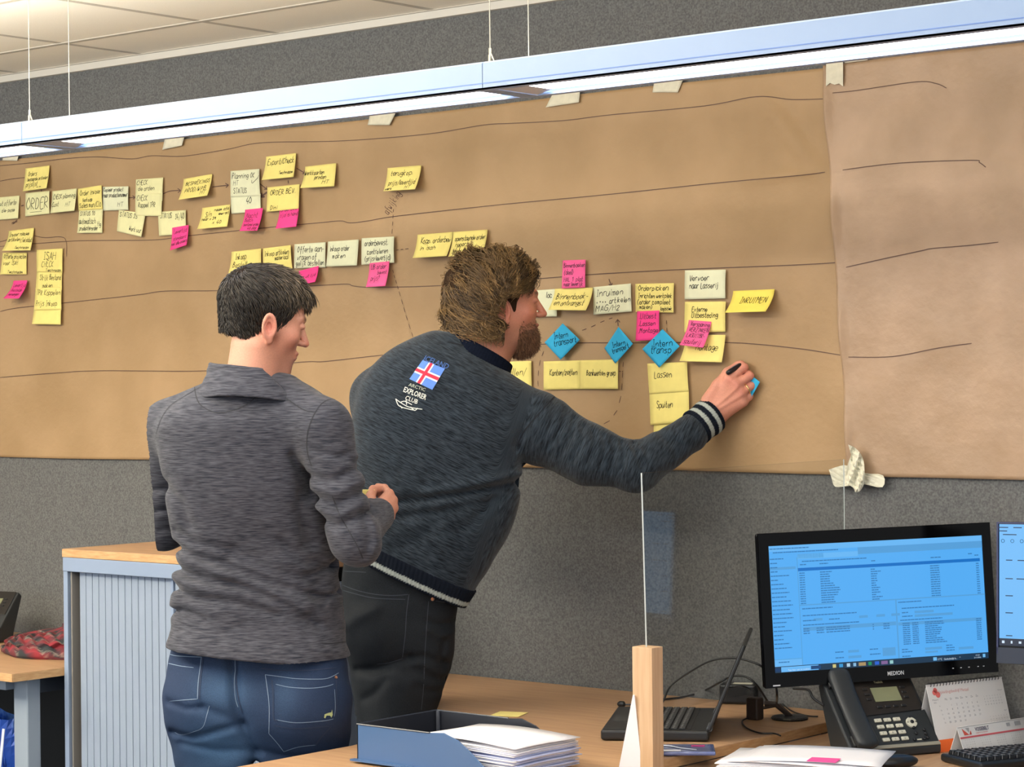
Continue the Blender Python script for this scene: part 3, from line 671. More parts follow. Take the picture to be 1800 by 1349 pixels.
# ================================================================== PLEXIGLASS SCREEN WITH POST
PX = 1.158
pl = on_x(1128, 832, PX); pr = on_x(1483, 808, PX); pbm = on_x(1138, 1134, PX)
scr = thing('desk_screen', (PX, -.5, D2), 'clear acrylic screen in a beech post standing between the two desks', 'screen divider')
m_acr = bpy.data.materials.new('clear_acrylic'); m_acr.use_nodes = True
nt = m_acr.node_tree; N = nt.nodes; L_ = nt.links; N.clear()
out = N.new('ShaderNodeOutputMaterial'); mx = N.new('ShaderNodeMixShader'); tr = N.new('ShaderNodeBsdfTransparent'); gl = N.new('ShaderNodeBsdfGlossy'); fr = None
tr.inputs[0].default_value = (.95, .96, .955, 1); gl.inputs['Roughness'].default_value = .03; mx.inputs[0].default_value = .045
L_.new(tr.outputs[0], mx.inputs[1]); L_.new(gl.outputs[0], mx.inputs[2]); L_.new(mx.outputs[0], out.inputs[0])
ZT_ = pl[2]
t = .004
build('acrylic_pane', MB().prism([(pbm[1], pbm[2]-.15), (pr[1], pbm[2]-.15), (pr[1], pr[2]), (pl[1], pl[2])], t, [(0, 1, 0), (0, 0, 1), (1, 0, 0)], (PX-t/2, 0, 0)), m_acr, scr)
m_ae = mat('acrylic_edge', '#c7cfcc', .25, spec=.7)
def bar(a, b, w): return MB().tube([a, b], w, 4)
build('pane_edge', bar((PX, pbm[1]-.0012, pbm[2]-.1), (PX, pl[1]-.0012, pl[2]), .0019), m_ae, scr)
build('pane_edge', bar((PX, pr[1], D2+.01), (PX, pr[1], pr[2]), .0013), m_ae, scr)
build('pane_edge', bar((PX, pl[1], pl[2]), (PX, pr[1], pr[2]), .0008), m_acr, scr)
m_post = mat('beech_post', '#b59470', .55, col2='#c3a482', nscale=8, stretch=(14, 14, 1.0), detail=5, contrast=(.3, .7), bump=.1, bscale=60)
py_ = pbm[1]; ztop = on_x(1138, 1137, PX)[2]
build('post', MB().box((PX, py_, (D2+ztop)/2), (.053, .040, ztop-D2)), m_post, scr, bevel=.0012)
build('post', MB().box((PX, pr[1]+.02, (D2+.95)/2-.05), (.053, .030, .95-D2-.1)), m_post, scr, bevel=.0012) if False else None
# ================================================================== LETTER TRAY AND PAPERS
tx0, ty0 = .615, -1.285; TW, TL_, TH = .262, .385, .081
tray = thing('letter_tray', (tx0+TL_/2, ty0+TW/2, D1), 'blue grey plastic letter tray full of loose papers near the desk edge', 'letter tray')
m_tray = mat('tray_blue', '#3d5c85', .35, spec=.5); m_trayi = mat('tray_dark_inside', '#26282f', .35, spec=.5)
def side(y, m, nm, lab=None):
    pts = [(0, 0), (TL_, 0), (TL_, .016), (TL_-.02, .024), (TL_-.055, .050), (TL_-.09, .072), (TL_-.13, .084), (TL_-.17, TH), (0, TH)]
    return build(nm, MB().prism(pts, .003, [(1, 0, 0), (0, 0, 1), (0, 1, 0)], (tx0, y, D1+.004)), m, tray, bevel=.0008, seg=1)
side(ty0, m_tray, 'side_wall'); side(ty0+TW-.003, m_trayi, 'side_wall')
build('back_wall', MB().box((tx0+.0015, ty0+TW/2, D1+.004+TH/2), (.003, TW, TH)), m_trayi, tray)
build('base', MB().box((tx0+TL_/2, ty0+TW/2, D1+.0055), (TL_, TW, .003)), m_trayi, tray)
build('rim', MB().tube([(tx0, ty0, D1+.004+TH), (tx0+TL_-.17, ty0, D1+.004+TH)], .0018, 6).tube([(tx0, ty0, D1+.004+TH), (tx0, ty0+TW, D1+.004+TH), (tx0+TL_-.17, ty0+TW, D1+.004+TH)], .0018, 6), mat('tray_rim', '#2b3442', .3), tray)
build('corner_rib', MB().box((tx0+.012, ty0+TW-.008, D1+.004+TH/2), (.008, .004, TH)), mat('tray_rib', '#4a4d55', .35), tray)
build('front_lip', MB().box((tx0+TL_+.012, ty0+TW*.72, D1+.012), (.045, .10, .006)), m_trayi, tray)
build('ledge', MB().box((tx0+.15, ty0-.006, D1+.007), (.32, .014, .004)), m_tray, tray)
for a in (0, 1):
    for b in (0, 1): build('foot', MB().box((tx0+.02+a*(TL_-.04), ty0+.02+b*(TW-.04), D1+.002), (.02, .02, .004)), m_trayi, tray)
stk = thing('paper_stack', (tx0+.2, ty0+.13, D1+.016), 'stack of loose white sheets lying in the blue grey letter tray', 'papers')
m_pp = [mat('paper_a', '#dedcdf', .8, spec=.2), mat('paper_b', '#cfcfe0', .8, spec=.2), mat('paper_c', '#b9bedb', .8, spec=.2)]
def sheet(cx, cy, z, ang, parent, m, L=.297, Wd=.210, bow=.0, th=.0012, droop=0):
    ca, sa = math.cos(ang), math.sin(ang)
    def fn(u, v):
        x = (u-.5)*L; y = (v-.5)*Wd; zz = z+bow*math.sin(math.pi*u)-droop*max(0, u-.5)**2*4+.0008*math.sin(5*u+7*v)
        return (cx+x*ca-y*sa, cy+x*sa+y*ca, zz)
    o = build('sheet', MB().grid(fn, 10, 4), m, parent, smooth=True)
    s = o.modifiers.new('s', 'SOLIDIFY'); s.thickness = th; s.offset = 0
    return o
for k in range(16):
    sheet(tx0+.282+rng.normal(0, .006), ty0+.131+rng.normal(0, .0035), D1+.010+.0034*k, rng.normal(0, .02), stk, m_pp[int(rng.integers(0, 3))] if k < 14 else m_pp[0], th=.0022, bow=.003 if k > 10 else .001)
sheet(tx0+.290, ty0+.132, D1+.068, -.04, stk, m_pp[0], bow=.006)
n_ = on_z(895, 1256, D1+.001)
build('sticky_note', MB().box((n_[0], n_[1], D1+.0012), (.075, .076, .001), [(math.cos(.35), math.sin(.35), 0), (-math.sin(.35), math.cos(.35), 0), (0, 0, 1)]), MATS['sticky_yellow'], label='yellow sticky note lying flat on the desk behind the letter tray', cat='sticky note')
# right hand paper stack
c0 = on_z(1306, 1319, D2+.038)
stk2 = thing('paper_stack', (c0[0]+.12, c0[1]-.05, D2), 'splayed stack of white papers and folders in front of the black desk phone', 'papers')
dx = np.array([.50, -.50]); 
ax1 = np.array([.86, .51]); ang = math.atan2(on_z(1560, 1350, D2+.045)[1]-c0[1], on_z(1560, 1350, D2+.045)[0]-c0[0])
ang = math.radians(19); u_ = np.array([math.cos(ang), math.sin(ang)]); v_ = np.array([math.sin(ang), -math.cos(ang)])
for k in range(15):
    e = c0[:2]+u_*(.155+rng.normal(0, .004))+v_*(.108+rng.normal(0, .003))
    sheet(e[0], e[1], D2+.002+.0028*k, ang+rng.normal(0, .02), stk2, m_pp[0] if k > 12 or k % 3 == 0 else m_pp[1+k % 2], th=.0020, bow=.002, L=.31)
e2 = c0[:2]+u_*.175+v_*.118
sheet(e2[0], e2[1], D2+.047, ang-.10, stk2, m_pp[0], th=.002, bow=.003)
e2 = c0[:2]+u_*.200+v_*.105
sheet(e2[0], e2[1], D2+.051, ang+.05, stk2, m_pp[0], th=.001, bow=.004, L=.29)
pk = on_z(1448, 1336, D2+.058)
build('sticky_note', MB().box((pk[0], pk[1], D2+.0575), (.062, .05, .001), [(*u_, 0), (v_[0], v_[1], 0), (0, 0, -1)]), MATS['sticky_pink'], label='pink sticky note on the splayed papers before the phone', cat='sticky note')
# ================================================================== LAPTOP
hd = np.array([-.52, .85, 0]); hd /= np.linalg.norm(hd); fd = np.array([hd[1], -hd[0], 0])*-1.0
hinge = np.array([1.075, -.60, D1]); LW, LD = .38, .25
lap = thing('laptop', tuple(hinge+hd*LW/2+fd*LD/2), 'old black laptop standing open, seen from its side behind the acrylic screen', 'laptop')
bc = hinge+hd*LW/2+fd*LD/2
build('base', MB().box(bc+np.array([0, 0, .014]), (LD, LW, .024), [fd, hd, (0, 0, 1)]), mat('laptop_black', '#1d1e20', .4, spec=.5), lap, bevel=.006, seg=3)
build('palm_rest', MB().box(bc+fd*.08+np.array([0, 0, .0268]), (.08, LW-.02, .0012), [fd, hd, (0, 0, 1)]), mat('laptop_palm', '#2a2a2b', .45), lap, bevel=.0004)
build('touchpad', MB().box(bc+fd*.082-hd*.02+np.array([0, 0, .0277]), (.055, .09, .0008), [fd, hd, (0, 0, 1)]), mat('laptop_pad', '#353535', .5), lap)
build('keyboard_deck', MB().box(bc-fd*.025+np.array([0, 0, .0262]), (.115, LW-.03, .001), [fd, hd, (0, 0, 1)]), m_black, lap)
k0 = None; m_key = mat('laptop_key', '#222325', .5)
for r in range(6):
    for c in range(17):
        p = -fd*(-.03+.0185*r)*1+fd*0 + hd*((c-8)*.0205)
        if k0 is None:
            k0 = build('key', MB().box(bc+p+np.array([0, 0, .0282]), (.0155, .0172, .0028), [fd, hd, (0, 0, 1)]), m_key, lap, bevel=.0012, seg=1); p0 = p
        else:
            q = dup(k0, lap); q.location = Vector(p-p0)
kl = MB()
for r in range(6):
    for c in range(17):
        p = bc-fd*(-.03+.0185*r)+hd*((c-8)*.0205)+np.array([-.0, 0, .0298])
        kl.box(p+fd*.002-hd*.004, (.004, .0035, .0002), [fd, hd, (0, 0, 1)])
build('key_legends', kl, mat('legend_white', '#9a9a96', .6), lap, kind='stuff')
ta = math.radians(23); upv = -fd*math.sin(ta)+np.array([0, 0, 1])*math.cos(ta); nv = fd*math.cos(ta)+np.array([0, 0, 1])*math.sin(ta)
lc = hinge+np.array([0, 0, .026])+hd*LW/2
lid = build('lid', MB().box(lc+upv*.1075, (LW, .215, .009), [hd, upv, nv]), MATS['laptop_black'], lap, bevel=.003)
build('lid_display', MB().box(lc+upv*.110+nv*.0049, (LW-.03, .185, .0006), [hd, upv, nv]), mat('dark_lcd', '#0c0d10', .1, spec=.6), lid)
build('hinge', MB().tube([hinge+hd*.03+np.array([0, 0, .027]), hinge+hd*.09+np.array([0, 0, .027])], .007, 10), mat('hinge_grey', '#777a7c', .3, metal=.7), lap)
build('hinge', MB().tube([hinge+hd*.29+np.array([0, 0, .027]), hinge+hd*.35+np.array([0, 0, .027])], .007, 10), MATS['hinge_grey'], lap)
# optical mouse-like plug / small items
def cable(pts, r, lab, m=None, n=8):
    return build('cable', MB().tube(bez(pts, n), r, 8), m or m_dark, label=lab, cat='cable', group='black cables behind the laptop', smooth=True)
zc = D1+.004
A = lambda x, y, z=zc: on_z(x, y, z)
Q = lambda x, y, Y: on_y(x, y, Y)
cable([A(1163, 1240), Q(1168, 1228, -.20), Q(1180, 1205, -.17), Q(1215, 1180, -.15), Q(1250, 1162, -.14), Q(1285, 1157, -.13), Q(1315, 1162, -.12), Q(1345, 1178, -.1), A(1372, 1228)], .0028, 'black cable arching highest over the laptop in front of the felt wall')
cable([A(1166, 1230), A(1200, 1226), A(1235, 1216, zc+.01), Q(1262, 1202, -.1), Q(1285, 1190, -.09), Q(1310, 1190, -.08), Q(1330, 1205, -.07), A(1352, 1238)], .0028, 'black cable with a low double curve over the laptop')
cable([A(1268, 1219), Q(1275, 1212, -.1), Q(1290, 1208, -.09), Q(1310, 1208, -.08), A(1345, 1226), A(1400, 1233), A(1440, 1240)], .002, 'thin black cable running along the desk back to the monitor')
cable([A(1160, 1218), A(1185, 1210, zc+.006), A(1198, 1205, zc+.012), A(1222, 1221), A(1260, 1222)], .003, 'short black cable lying behind the laptop')
cable([A(1365, 1238), Q(1366, 1225, -.12), Q(1363, 1205, -.14), P(1352, 1190, 5.55)], .003, 'black cable hanging down behind the left side of the monitor')
cable([A(1366, 1228), A(1378, 1240), A(1395, 1252), A(1420, 1259), A(1438, 1260)], .002, 'thin black cable curling across the desk beside the round foot')
cable([A(1318, 1262), A(1305, 1268), A(1312, 1280), A(1335, 1289), A(1360, 1290), A(1372, 1294)], .002, 'thin black cable looping in front of the round foot')
plug = thing('cable_plug', tuple(A(1092, 1238)), 'small black cable plug lying left of the acrylic screen post', 'plug')
a = A(1086, 1238, D1+.008); b = A(1099, 1239, D1+.008); c = A(1150, 1241, D1+.006)
build('plug_head', MB().tube([a, a+(b-a)*.3, a+(b-a)*.8, b], [.004, .0085, .008, .003], 10), m_dark, plug, smooth=True)
build('plug_cord', MB().tube([b, (b+c)/2, c], .0024, 6), m_dark, plug)
adp = A(1288, 1236)
build('power_adapter', MB().box((adp[0], adp[1]+.03, D1+.026), (.095, .06, .05), [(.9, .43, 0), (-.43, .9, 0), (0, 0, 1)]), m_dark, label='black box shaped power adapter behind the laptop screen', cat='adapter', bevel=.006)
adt = build('adapter_label', MB().box((adp[0]+.012, adp[1]+.03, D1+.0515), (.05, .03, .0006), [(.9, .43, 0), (-.43, .9, 0), (0, 0, 1)]), mat('label_cream', '#cfcbb8', .6), bpy.data.objects['power_adapter'])
# small dark device with round foot (folded stand) beside the laptop
fc = A(1388, 1262)
st = thing('device_stand', tuple(fc), 'small dark stand with an oval foot and bent arm behind the acrylic screen', 'stand')
m_br = mat('brown_plastic', '#3a2c24', .45)
build('oval_foot', MB().lathe([(.043, 0), (.046, .003), (.042, .007), (.012, .009)], (fc[0], fc[1], D1+.0005), 28), m_dark, st, smooth=False)
a0 = np.array([fc[0], fc[1], D1+.008])
build('arm', MB().tube([a0, P(1362, 1238, proj(a0)[2]-.01), P(1345, 1238, proj(a0)[2])], [.006, .006, .008], 8), m_br, st)
build('arm', MB().tube([a0+np.array([.004, 0, 0]), P(1371, 1240, proj(a0)[2]+.02), P(1336, 1246, proj(a0)[2]+.02)], [.005, .004, .004], 8), m_br, st)
hh = P(1327, 1246, proj(a0)[2])
build('clamp', MB().box(hh, (.035, .03, .055)).box(hh+np.array([-.005, 0, -.038]), (.02, .02, .04)), m_br, st, bevel=.005)
# leaning white card and dark box left of the post
cb = on_z(1092, 1352, D1); 
card = MB(); 
zt = on_z(1088, 1349, D1); dz = proj(zt)[2]
c4 = [P(1112, 1250, dz), P(1118, 1250, dz+.02), P(1124, 1366, dz+.02), P(1088, 1366, dz)]
cA = build('tent_card', (MB().prism([(0, 0), (.05, .16), (.1, 0)], .19, [(.86, .5, 0), (0, 0, 1), (-.5, .86, 0)], (zt[0]-.005, zt[1], D1))).__class__() if False else MB().add([zt, zt+np.array([.042, .026, 0]), zt+np.array([.030, .018, .155]), zt+np.array([.027, .016, .155])]+[p+np.array([-.07, .15, 0]) for p in (zt, zt+np.array([.042, .026, 0]), zt+np.array([.030, .018, .155]), zt+np.array([.027, .016, .155]))], [(0, 1, 2, 3), (4, 7, 6, 5), (0, 3, 7, 4), (1, 5, 6, 2), (3, 2, 6, 7), (0, 4, 5, 1)]), m_white, label='white folded tent card, steep and narrow, left of the beech post', cat='card')
pb = on_z(1088, 1330, D1+.004)
build('phone_case', MB().box((pb[0]+.03, pb[1]+.05, D1+.008), (.06, .14, .014), [(.86, .5, 0), (-.5, .86, 0), (0, 0, 1)]), mat('dark_blue_black', '#1c2230', .4), label='flat dark blue black case partly behind the white tent card', cat='case', bevel=.004)
# plastic sleeve with blue contents
sl = on_z(1200, 1322, D1+.003)
slv = thing('plastic_sleeve', (sl[0], sl[1], D1), 'clear bluish plastic sleeve with small stationery, right of the beech post', 'plastic sleeve')
ax_ = [np.array([.8, .6, 0]), np.array([-.6, .8, 0]), np.array([0, 0, 1.])]
build('sleeve', MB().box((sl[0]-.01, sl[1], D1+.006), (.16, .11, .009), ax_), mat('sleeve_blue', '#59679a', .15, noise=.4, nscale=18, spec=.7, coat=.8, bump=.5, bscale=25, bdist=.006), slv, bevel=.003)
build('white_label', MB().box(np.array([sl[0], sl[1], D1+.0115])-ax_[1]*.035-ax_[0]*.03, (.05, .018, .001), ax_), m_white, slv)
build('pink_tab', MB().box(np.array([sl[0], sl[1], D1+.0115])+ax_[0]*.035+ax_[1]*.03, (.03, .014, .001), ax_), mat('magenta', '#b52a6c', .4), slv)
build('cord', MB().tube(bez([np.array([sl[0], sl[1], D1+.013])+ax_[0]*x+ax_[1]*y for x, y in ((-.08, .04), (-.03, .02), (-.005, -.01), (.03, -.035))], 6), .0012, 6), mat('white_cord', '#c9ccd2', .4), slv)
# ================================================================== MONITORS
def axes_from(lpt, rpt, roll_deg, tilt_deg):
    x = rpt-lpt; x[2] = 0; x /= np.linalg.norm(x); n_ = np.cross(x, [0, 0, 1]);   # towards viewer
    if n_@(CAM-lpt) < 0: n_ = -n_
    z = np.array([0, 0, 1.])
    t_ = math.radians(tilt_deg); z, n_ = z*math.cos(t_)-n_*math.sin(t_), n_*math.cos(t_)+z*math.sin(t_)
    r_ = math.radians(roll_deg); x, z = x*math.cos(r_)+z*math.sin(r_), z*math.cos(r_)-x*math.sin(r_)
    return x, z, n_
m_glossb = mat('piano_black', '#060607', .12, spec=.28)
m_scr = mat('screen_blue', '#000000', .35, emit='#58b2fb', estr=1.0); m_scr2 = mat('screen_light', '#000000', .35, emit='#6cbcfb', estr=1.0)
m_sd = mat('screen_text_blue', '#000000', .5, emit='#3a82c2', estr=.9); m_sh = mat('screen_highlight', '#000000', .5, emit='#1273c9', estr=1)
m_sg = mat('screen_greyblue', '#000000', .5, emit='#57a3df', estr=1); m_stb = mat('screen_taskbar', '#000000', .5, emit='#1d3f5c', estr=.8)
m_sw = mat('screen_white', '#000000', .5, emit='#d8ecff', estr=1); m_sdk = mat('screen_dark', '#000000', .5, emit='#123a66', estr=.8)
lp = P(1339, 1070, 5.185); rp = P(1747, 1050, 5.37)
mx_, mz_, mn_ = axes_from(lp.copy(), rp.copy(), .9, 4)
TLc = P(1334, 934, 5.165); BLc = P(1346, 1207, 5.165)
MW = np.linalg.norm(rp-lp)+.001; MH = .352
MC = (lp+rp)/2
MC[2] = P(1541, 1062, proj(MC)[2])[2]
mon = thing('monitor', (MC[0]-.03, MC[1]+.1, D2), 'large black glossy monitor showing a blue tinted list application', 'monitor', 'monitors on the right desk')
X3 = lambda u, v, d=0: MC+mx_*(u-.5)*MW+mz_*(.5-v)*MH+mn_*d     # u right, v down, metres towards viewer
axm = [mx_, mz_, mn_]
build('shell', MB().box(X3(.5, .5, -.013), (MW, MH, .018), axm), m_glossb, mon, bevel=.006)
su0, su1, sv0, sv1 = .042, .962, .085, .905
S3 = lambda a, b, d=0: X3(su0+(su1-su0)*a, sv0+(sv1-sv0)*b, d)
bz = MB()
for (u0, u1, v0, v1) in ((0, 1, 0, sv0), (0, 1, sv1, 1), (0, su0, sv0, sv1), (su1, 1, sv0, sv1)):
    bz.box(X3((u0+u1)/2, (v0+v1)/2, -.0015), ((u1-u0)*MW, (v1-v0)*MH, .005), axm)
build('bezel', bz, m_glossb, mon)
disp = build('display', MB().box(S3(.5, .5, -.003), ((su1-su0)*MW, (sv1-sv0)*MH, .002), axm), m_scr, mon)
SW, SH = (su1-su0)*MW, (sv1-sv0)*MH
def srect(mb, a0, a1, b0, b1, d=-.0016): mb.box(S3((a0+a1)/2, (b0+b1)/2, d), ((a1-a0)*SW, (b1-b0)*SH, .0003), axm)
lg = MB(); srect(lg, 0, 1, 0, .045); srect(lg, .13, .41, .075, .115); srect(lg, 0, .126, .90, .952)
build('light_areas', lg, m_scr2, disp, kind='stuff')
gr = MB(); srect(gr, .41, 1, .045, .10); srect(gr, .127, .130, .1, .95); srect(gr, .13, 1, .475, .484); srect(gr, .572, .578, .48, .95); srect(gr, 0, .12, .17, .19); srect(gr, .13, .25, .075, .11); srect(gr, 0, .126, .895, .9)
srect(gr, .14, .57, .655, .685, -.0015); srect(gr, .58, .98, .665, .69, -.0015); srect(gr, .66, .75, .58, .60); srect(gr, .66, .84, .61, .63)
for x in (.19, .40, .48, .55): srect(gr, x, x+.04, .59, .61)
for (a, b, c_, d_) in ((.34, .39, .86, .88), (.34, .40, .905, .925), (.5, .56, .86, .925), (.70, .78, .88, .90), (.70, .76, .91, .925), (.86, .93, .895, .915)): srect(gr, a, b, c_, d_)
build('grey_areas', gr, m_sg, disp, kind='stuff')
hl = MB(); srect(hl, .13, .985, .185, .210, -.0014); build('highlight_row', hl, m_sh, disp, kind='stuff')
tx = MB()
def dashes(a, b, w, h=.0085, d=-.0012):
    x = a
    while x < a+w:
        ww = min(rng.uniform(.006, .02), a+w-x)
        srect(tx, x, x+ww*.86, b, b+h, d); x += ww
for k in range(22): dashes(.005, .10+.0335*k, rng.uniform(.03, .095))
for k in range(14):
    b = .222+.0185*k; dashes(.135, b, .025); dashes(.23, b, rng.uniform(.03, .10)); dashes(.465, b, rng.uniform(.02, .05)); dashes(.745, b, .045); dashes(.965, b, .015)
for x, w_ in ((.14, .03), (.23, .04), (.47, .02), (.75, .05), (.96, .02)): dashes(x, .155, w_)
for k in range(3):
    b = .664+.018*k; dashes(.14, b, .03); dashes(.20, b, .035); dashes(.245, b, .11); dashes(.46, b, .006); dashes(.51, b, .03)
for k in range(11):
    b = .672+.0165*k; dashes(.60, b, .035); dashes(.645, b, .03); dashes(.705, b, rng.uniform(.05, .11)); dashes(.95, b, .025)
for (x, y, w_) in ((.005, .02, .18), (.15, .13, .3), (.14, .505, .14), (.585, .50, .11), (.14, .635, .2), (.30, .635, .1), (.59, .645, .2), (.02, .915, .05), (.14, .56, .25), (.6, .55, .25), (.14, .6, .06), (.26, .6, .05), (.6, .585, .03), (.6, .615, .05),
    (.28, .865, .04), (.28, .91, .04), (.44, .86, .04), (.44, .9, .05), (.59, .88, .03), (.59, .9, .05), (.59, .935, .04), (.8, .87, .03), (.8, .89, .04), (.8, .91, .04), (.93, .14, .02), (.02, .05, .3)): dashes(x, y, w_)
build('screen_text', tx, m_sd, disp, kind='stuff')
tb = MB(); srect(tb, 0, 1, .952, 1); build('taskbar', tb, m_stb, disp)
sb = MB(); srect(sb, .03, .20, .957, .997, -.0012); build('search_box', sb, m_scr2, disp)
ic = [(.0, .028, '#0f3f70'), (.165, .21, '#1a4a80'), (.265, .28, '#e0d38a'), (.295, .312, '#3aa0e0'), (.33, .345, '#bfe0f5'), (.36, .373, '#8fc4ea'), (.385, .418, '#b59a6a'), (.43, .445, '#1f9a6a'), (.46, .48, '#2a6ae0'), (.49, .52, '#8a6aa0'), (.53, .546, '#a0d8d8'), (.735, .752, '#7ac8ff'), (.972, .984, '#7ac8ff')]
for a, b_, c_ in ic:
    q = MB(); srect(q, a, b_, .963, .99, -.0010); build('taskbar_icon', q, mat('icon'+c_, '#000000', .5, emit=c_, estr=.9), disp)
tt = MB(); put_text(tt, '11°C', S3(.757, .99, -.0009), mx_, mz_, height=.0052, width=.011); put_text(tt, 'Gedeeltelijk b...', S3(.786, .99, -.0009), mx_, mz_, height=.0045, width=.034)
put_text(tt, '17:33', S3(.938, .975, -.0009), mx_, mz_, height=.003, width=.01); put_text(tt, '21-3-2022', S3(.93, .993, -.0009), mx_, mz_, height=.003, width=.018); put_text(tt, '^', S3(.86, .985, -.0009), mx_, mz_, height=.004); put_text(tt, 'Typ hier om te zoeken', S3(.06, .99, -.0009), mx_, mz_, height=.004, width=.055)
build('taskbar_text', tt, m_sw, disp, kind='stuff')
lgm = MB(); put_text(lgm, 'MEDION', X3(.515, .972, .0016), mx_, mz_, height=.0095, width=.042, bold=.02); build('brand_lettering', lgm, mat('silver_print', '#c9ccd0', .35), mon, kind='stuff')
dots = MB()
for x in (.80, .835, .87, .91, .935): dots.box(X3(x, .955, .0014), (.004, .002, .0006), axm)
dots.box(X3(.045, .985, .0014), (.018, .003, .0005), axm)
build('button_marks', dots, MATS['silver_print'], mon, kind='stuff')
sb_ = X3(.55, 1.0, -.05); fb = np.array([sb_[0]+.0, sb_[1]+.095, D2])
build('neck', MB().tube([X3(.56, .8, -.035), X3(.56, 1.02, -.045), (fb[0], fb[1], D2+.012)], [.022, .020, .022], 12), m_dark, mon)
build('stand_foot', MB().lathe([(.08, 0), (.085, .005), (.078, .010), (.02, .014)], (fb[0], fb[1], D2), 32), m_dark, mon)
# second monitor, cut by the frame
lp2 = P(1752, 1040, 5.18); rp2 = lp2+np.array([.50, .05, 0])
x2, z2, n2 = axes_from(lp2.copy(), rp2.copy(), .6, 3)
W2, H2 = .50, .322; C2 = lp2+x2*W2/2; C2[2] = P(1752, 1040, 5.18)[2]
mon2 = thing('monitor', (C2[0], C2[1], D2), 'second monitor cut by the right picture edge, with a mostly empty blue page', 'monitor', 'monitors on the right desk')
Y3 = lambda u, v, d=0: C2+x2*(u-.5)*W2+z2*(.5-v)*H2+n2*d
a2 = [x2, z2, n2]
build('shell', MB().box(Y3(.5, .5, -.015), (W2, H2, .026), a2), m_glossb, mon2, bevel=.004)
d2 = build('display', MB().box(Y3(.5, .44, -.001), (W2*.975, H2*.845, .002), a2), m_scr2, mon2)
build('lower_bezel', MB().box(Y3(.5, .94, -.001), (W2, H2*.11, .005), a2), mat('bezel_blue_black', '#1b2436', .3, spec=.5), mon2)
build('bezel', MB().box(Y3(.004, .47, -.0005), (.004, H2*.92, .004), a2).box(Y3(.5, .008, -.0005), (W2, .004, .004), a2), mat('bezel_edge_dark', '#2a2f55', .4), mon2, kind='stuff')
q = MB(); q.box(Y3(.5, .845, .0004), (W2*.975, H2*.05, .0004), a2); build('taskbar', q, mat('screen_navy', '#000000', .5, emit='#0f2440', estr=.9), d2)
q = MB(); tq = MB()
for k, (u, v, w_) in enumerate(((.05, .27, .03), (.05, .40, .035), (.05, .52, .035), (.05, .64, .035), (.05, .80, .03), (.11, .27, .04), (.11, .40, .05), (.02, .04, .05), (.02, .065, .04), (.09, .04, .04), (.03, .09, .02), (.06, .09, .05))):
    q.box(Y3(u+.01, v, .0004), (w_*W2, .0022, .0004), a2)
for u in (.03, .075, .12): q.tube([Y3(u+.008*math.cos(a), .135+.012*math.sin(a), .0006) for a in np.linspace(0, 6.28, 9)], .0005, 4)
build('screen_text', q, m_sdk, d2, kind='stuff')
tq.box(Y3(.032, .845, .0009), (.006, .006, .0003), a2); tq.box(Y3(.072, .845, .0009), (.004, .006, .0003), a2); tq.box(Y3(.112, .845, .0009), (.006, .005, .0003), a2)
build('taskbar_icons', tq, m_sw, d2, kind='stuff')
build('neck', MB().tube([Y3(.16, .9, -.04), Y3(.16, 1.1, -.04)], .019, 16), m_dark, mon2)
nb = Y3(.16, 1.08, -.04)
build('stand_column', MB().tube([nb, (nb[0], nb[1], D2+.01)], .026, 20), mat('silver_plastic', '#7c8187', .4, metal=.3), mon2)
build('stand_foot', MB().lathe([(.10, 0), (.104, .006), (.09, .010)], (nb[0], nb[1], D2), 28), m_dark, mon2)
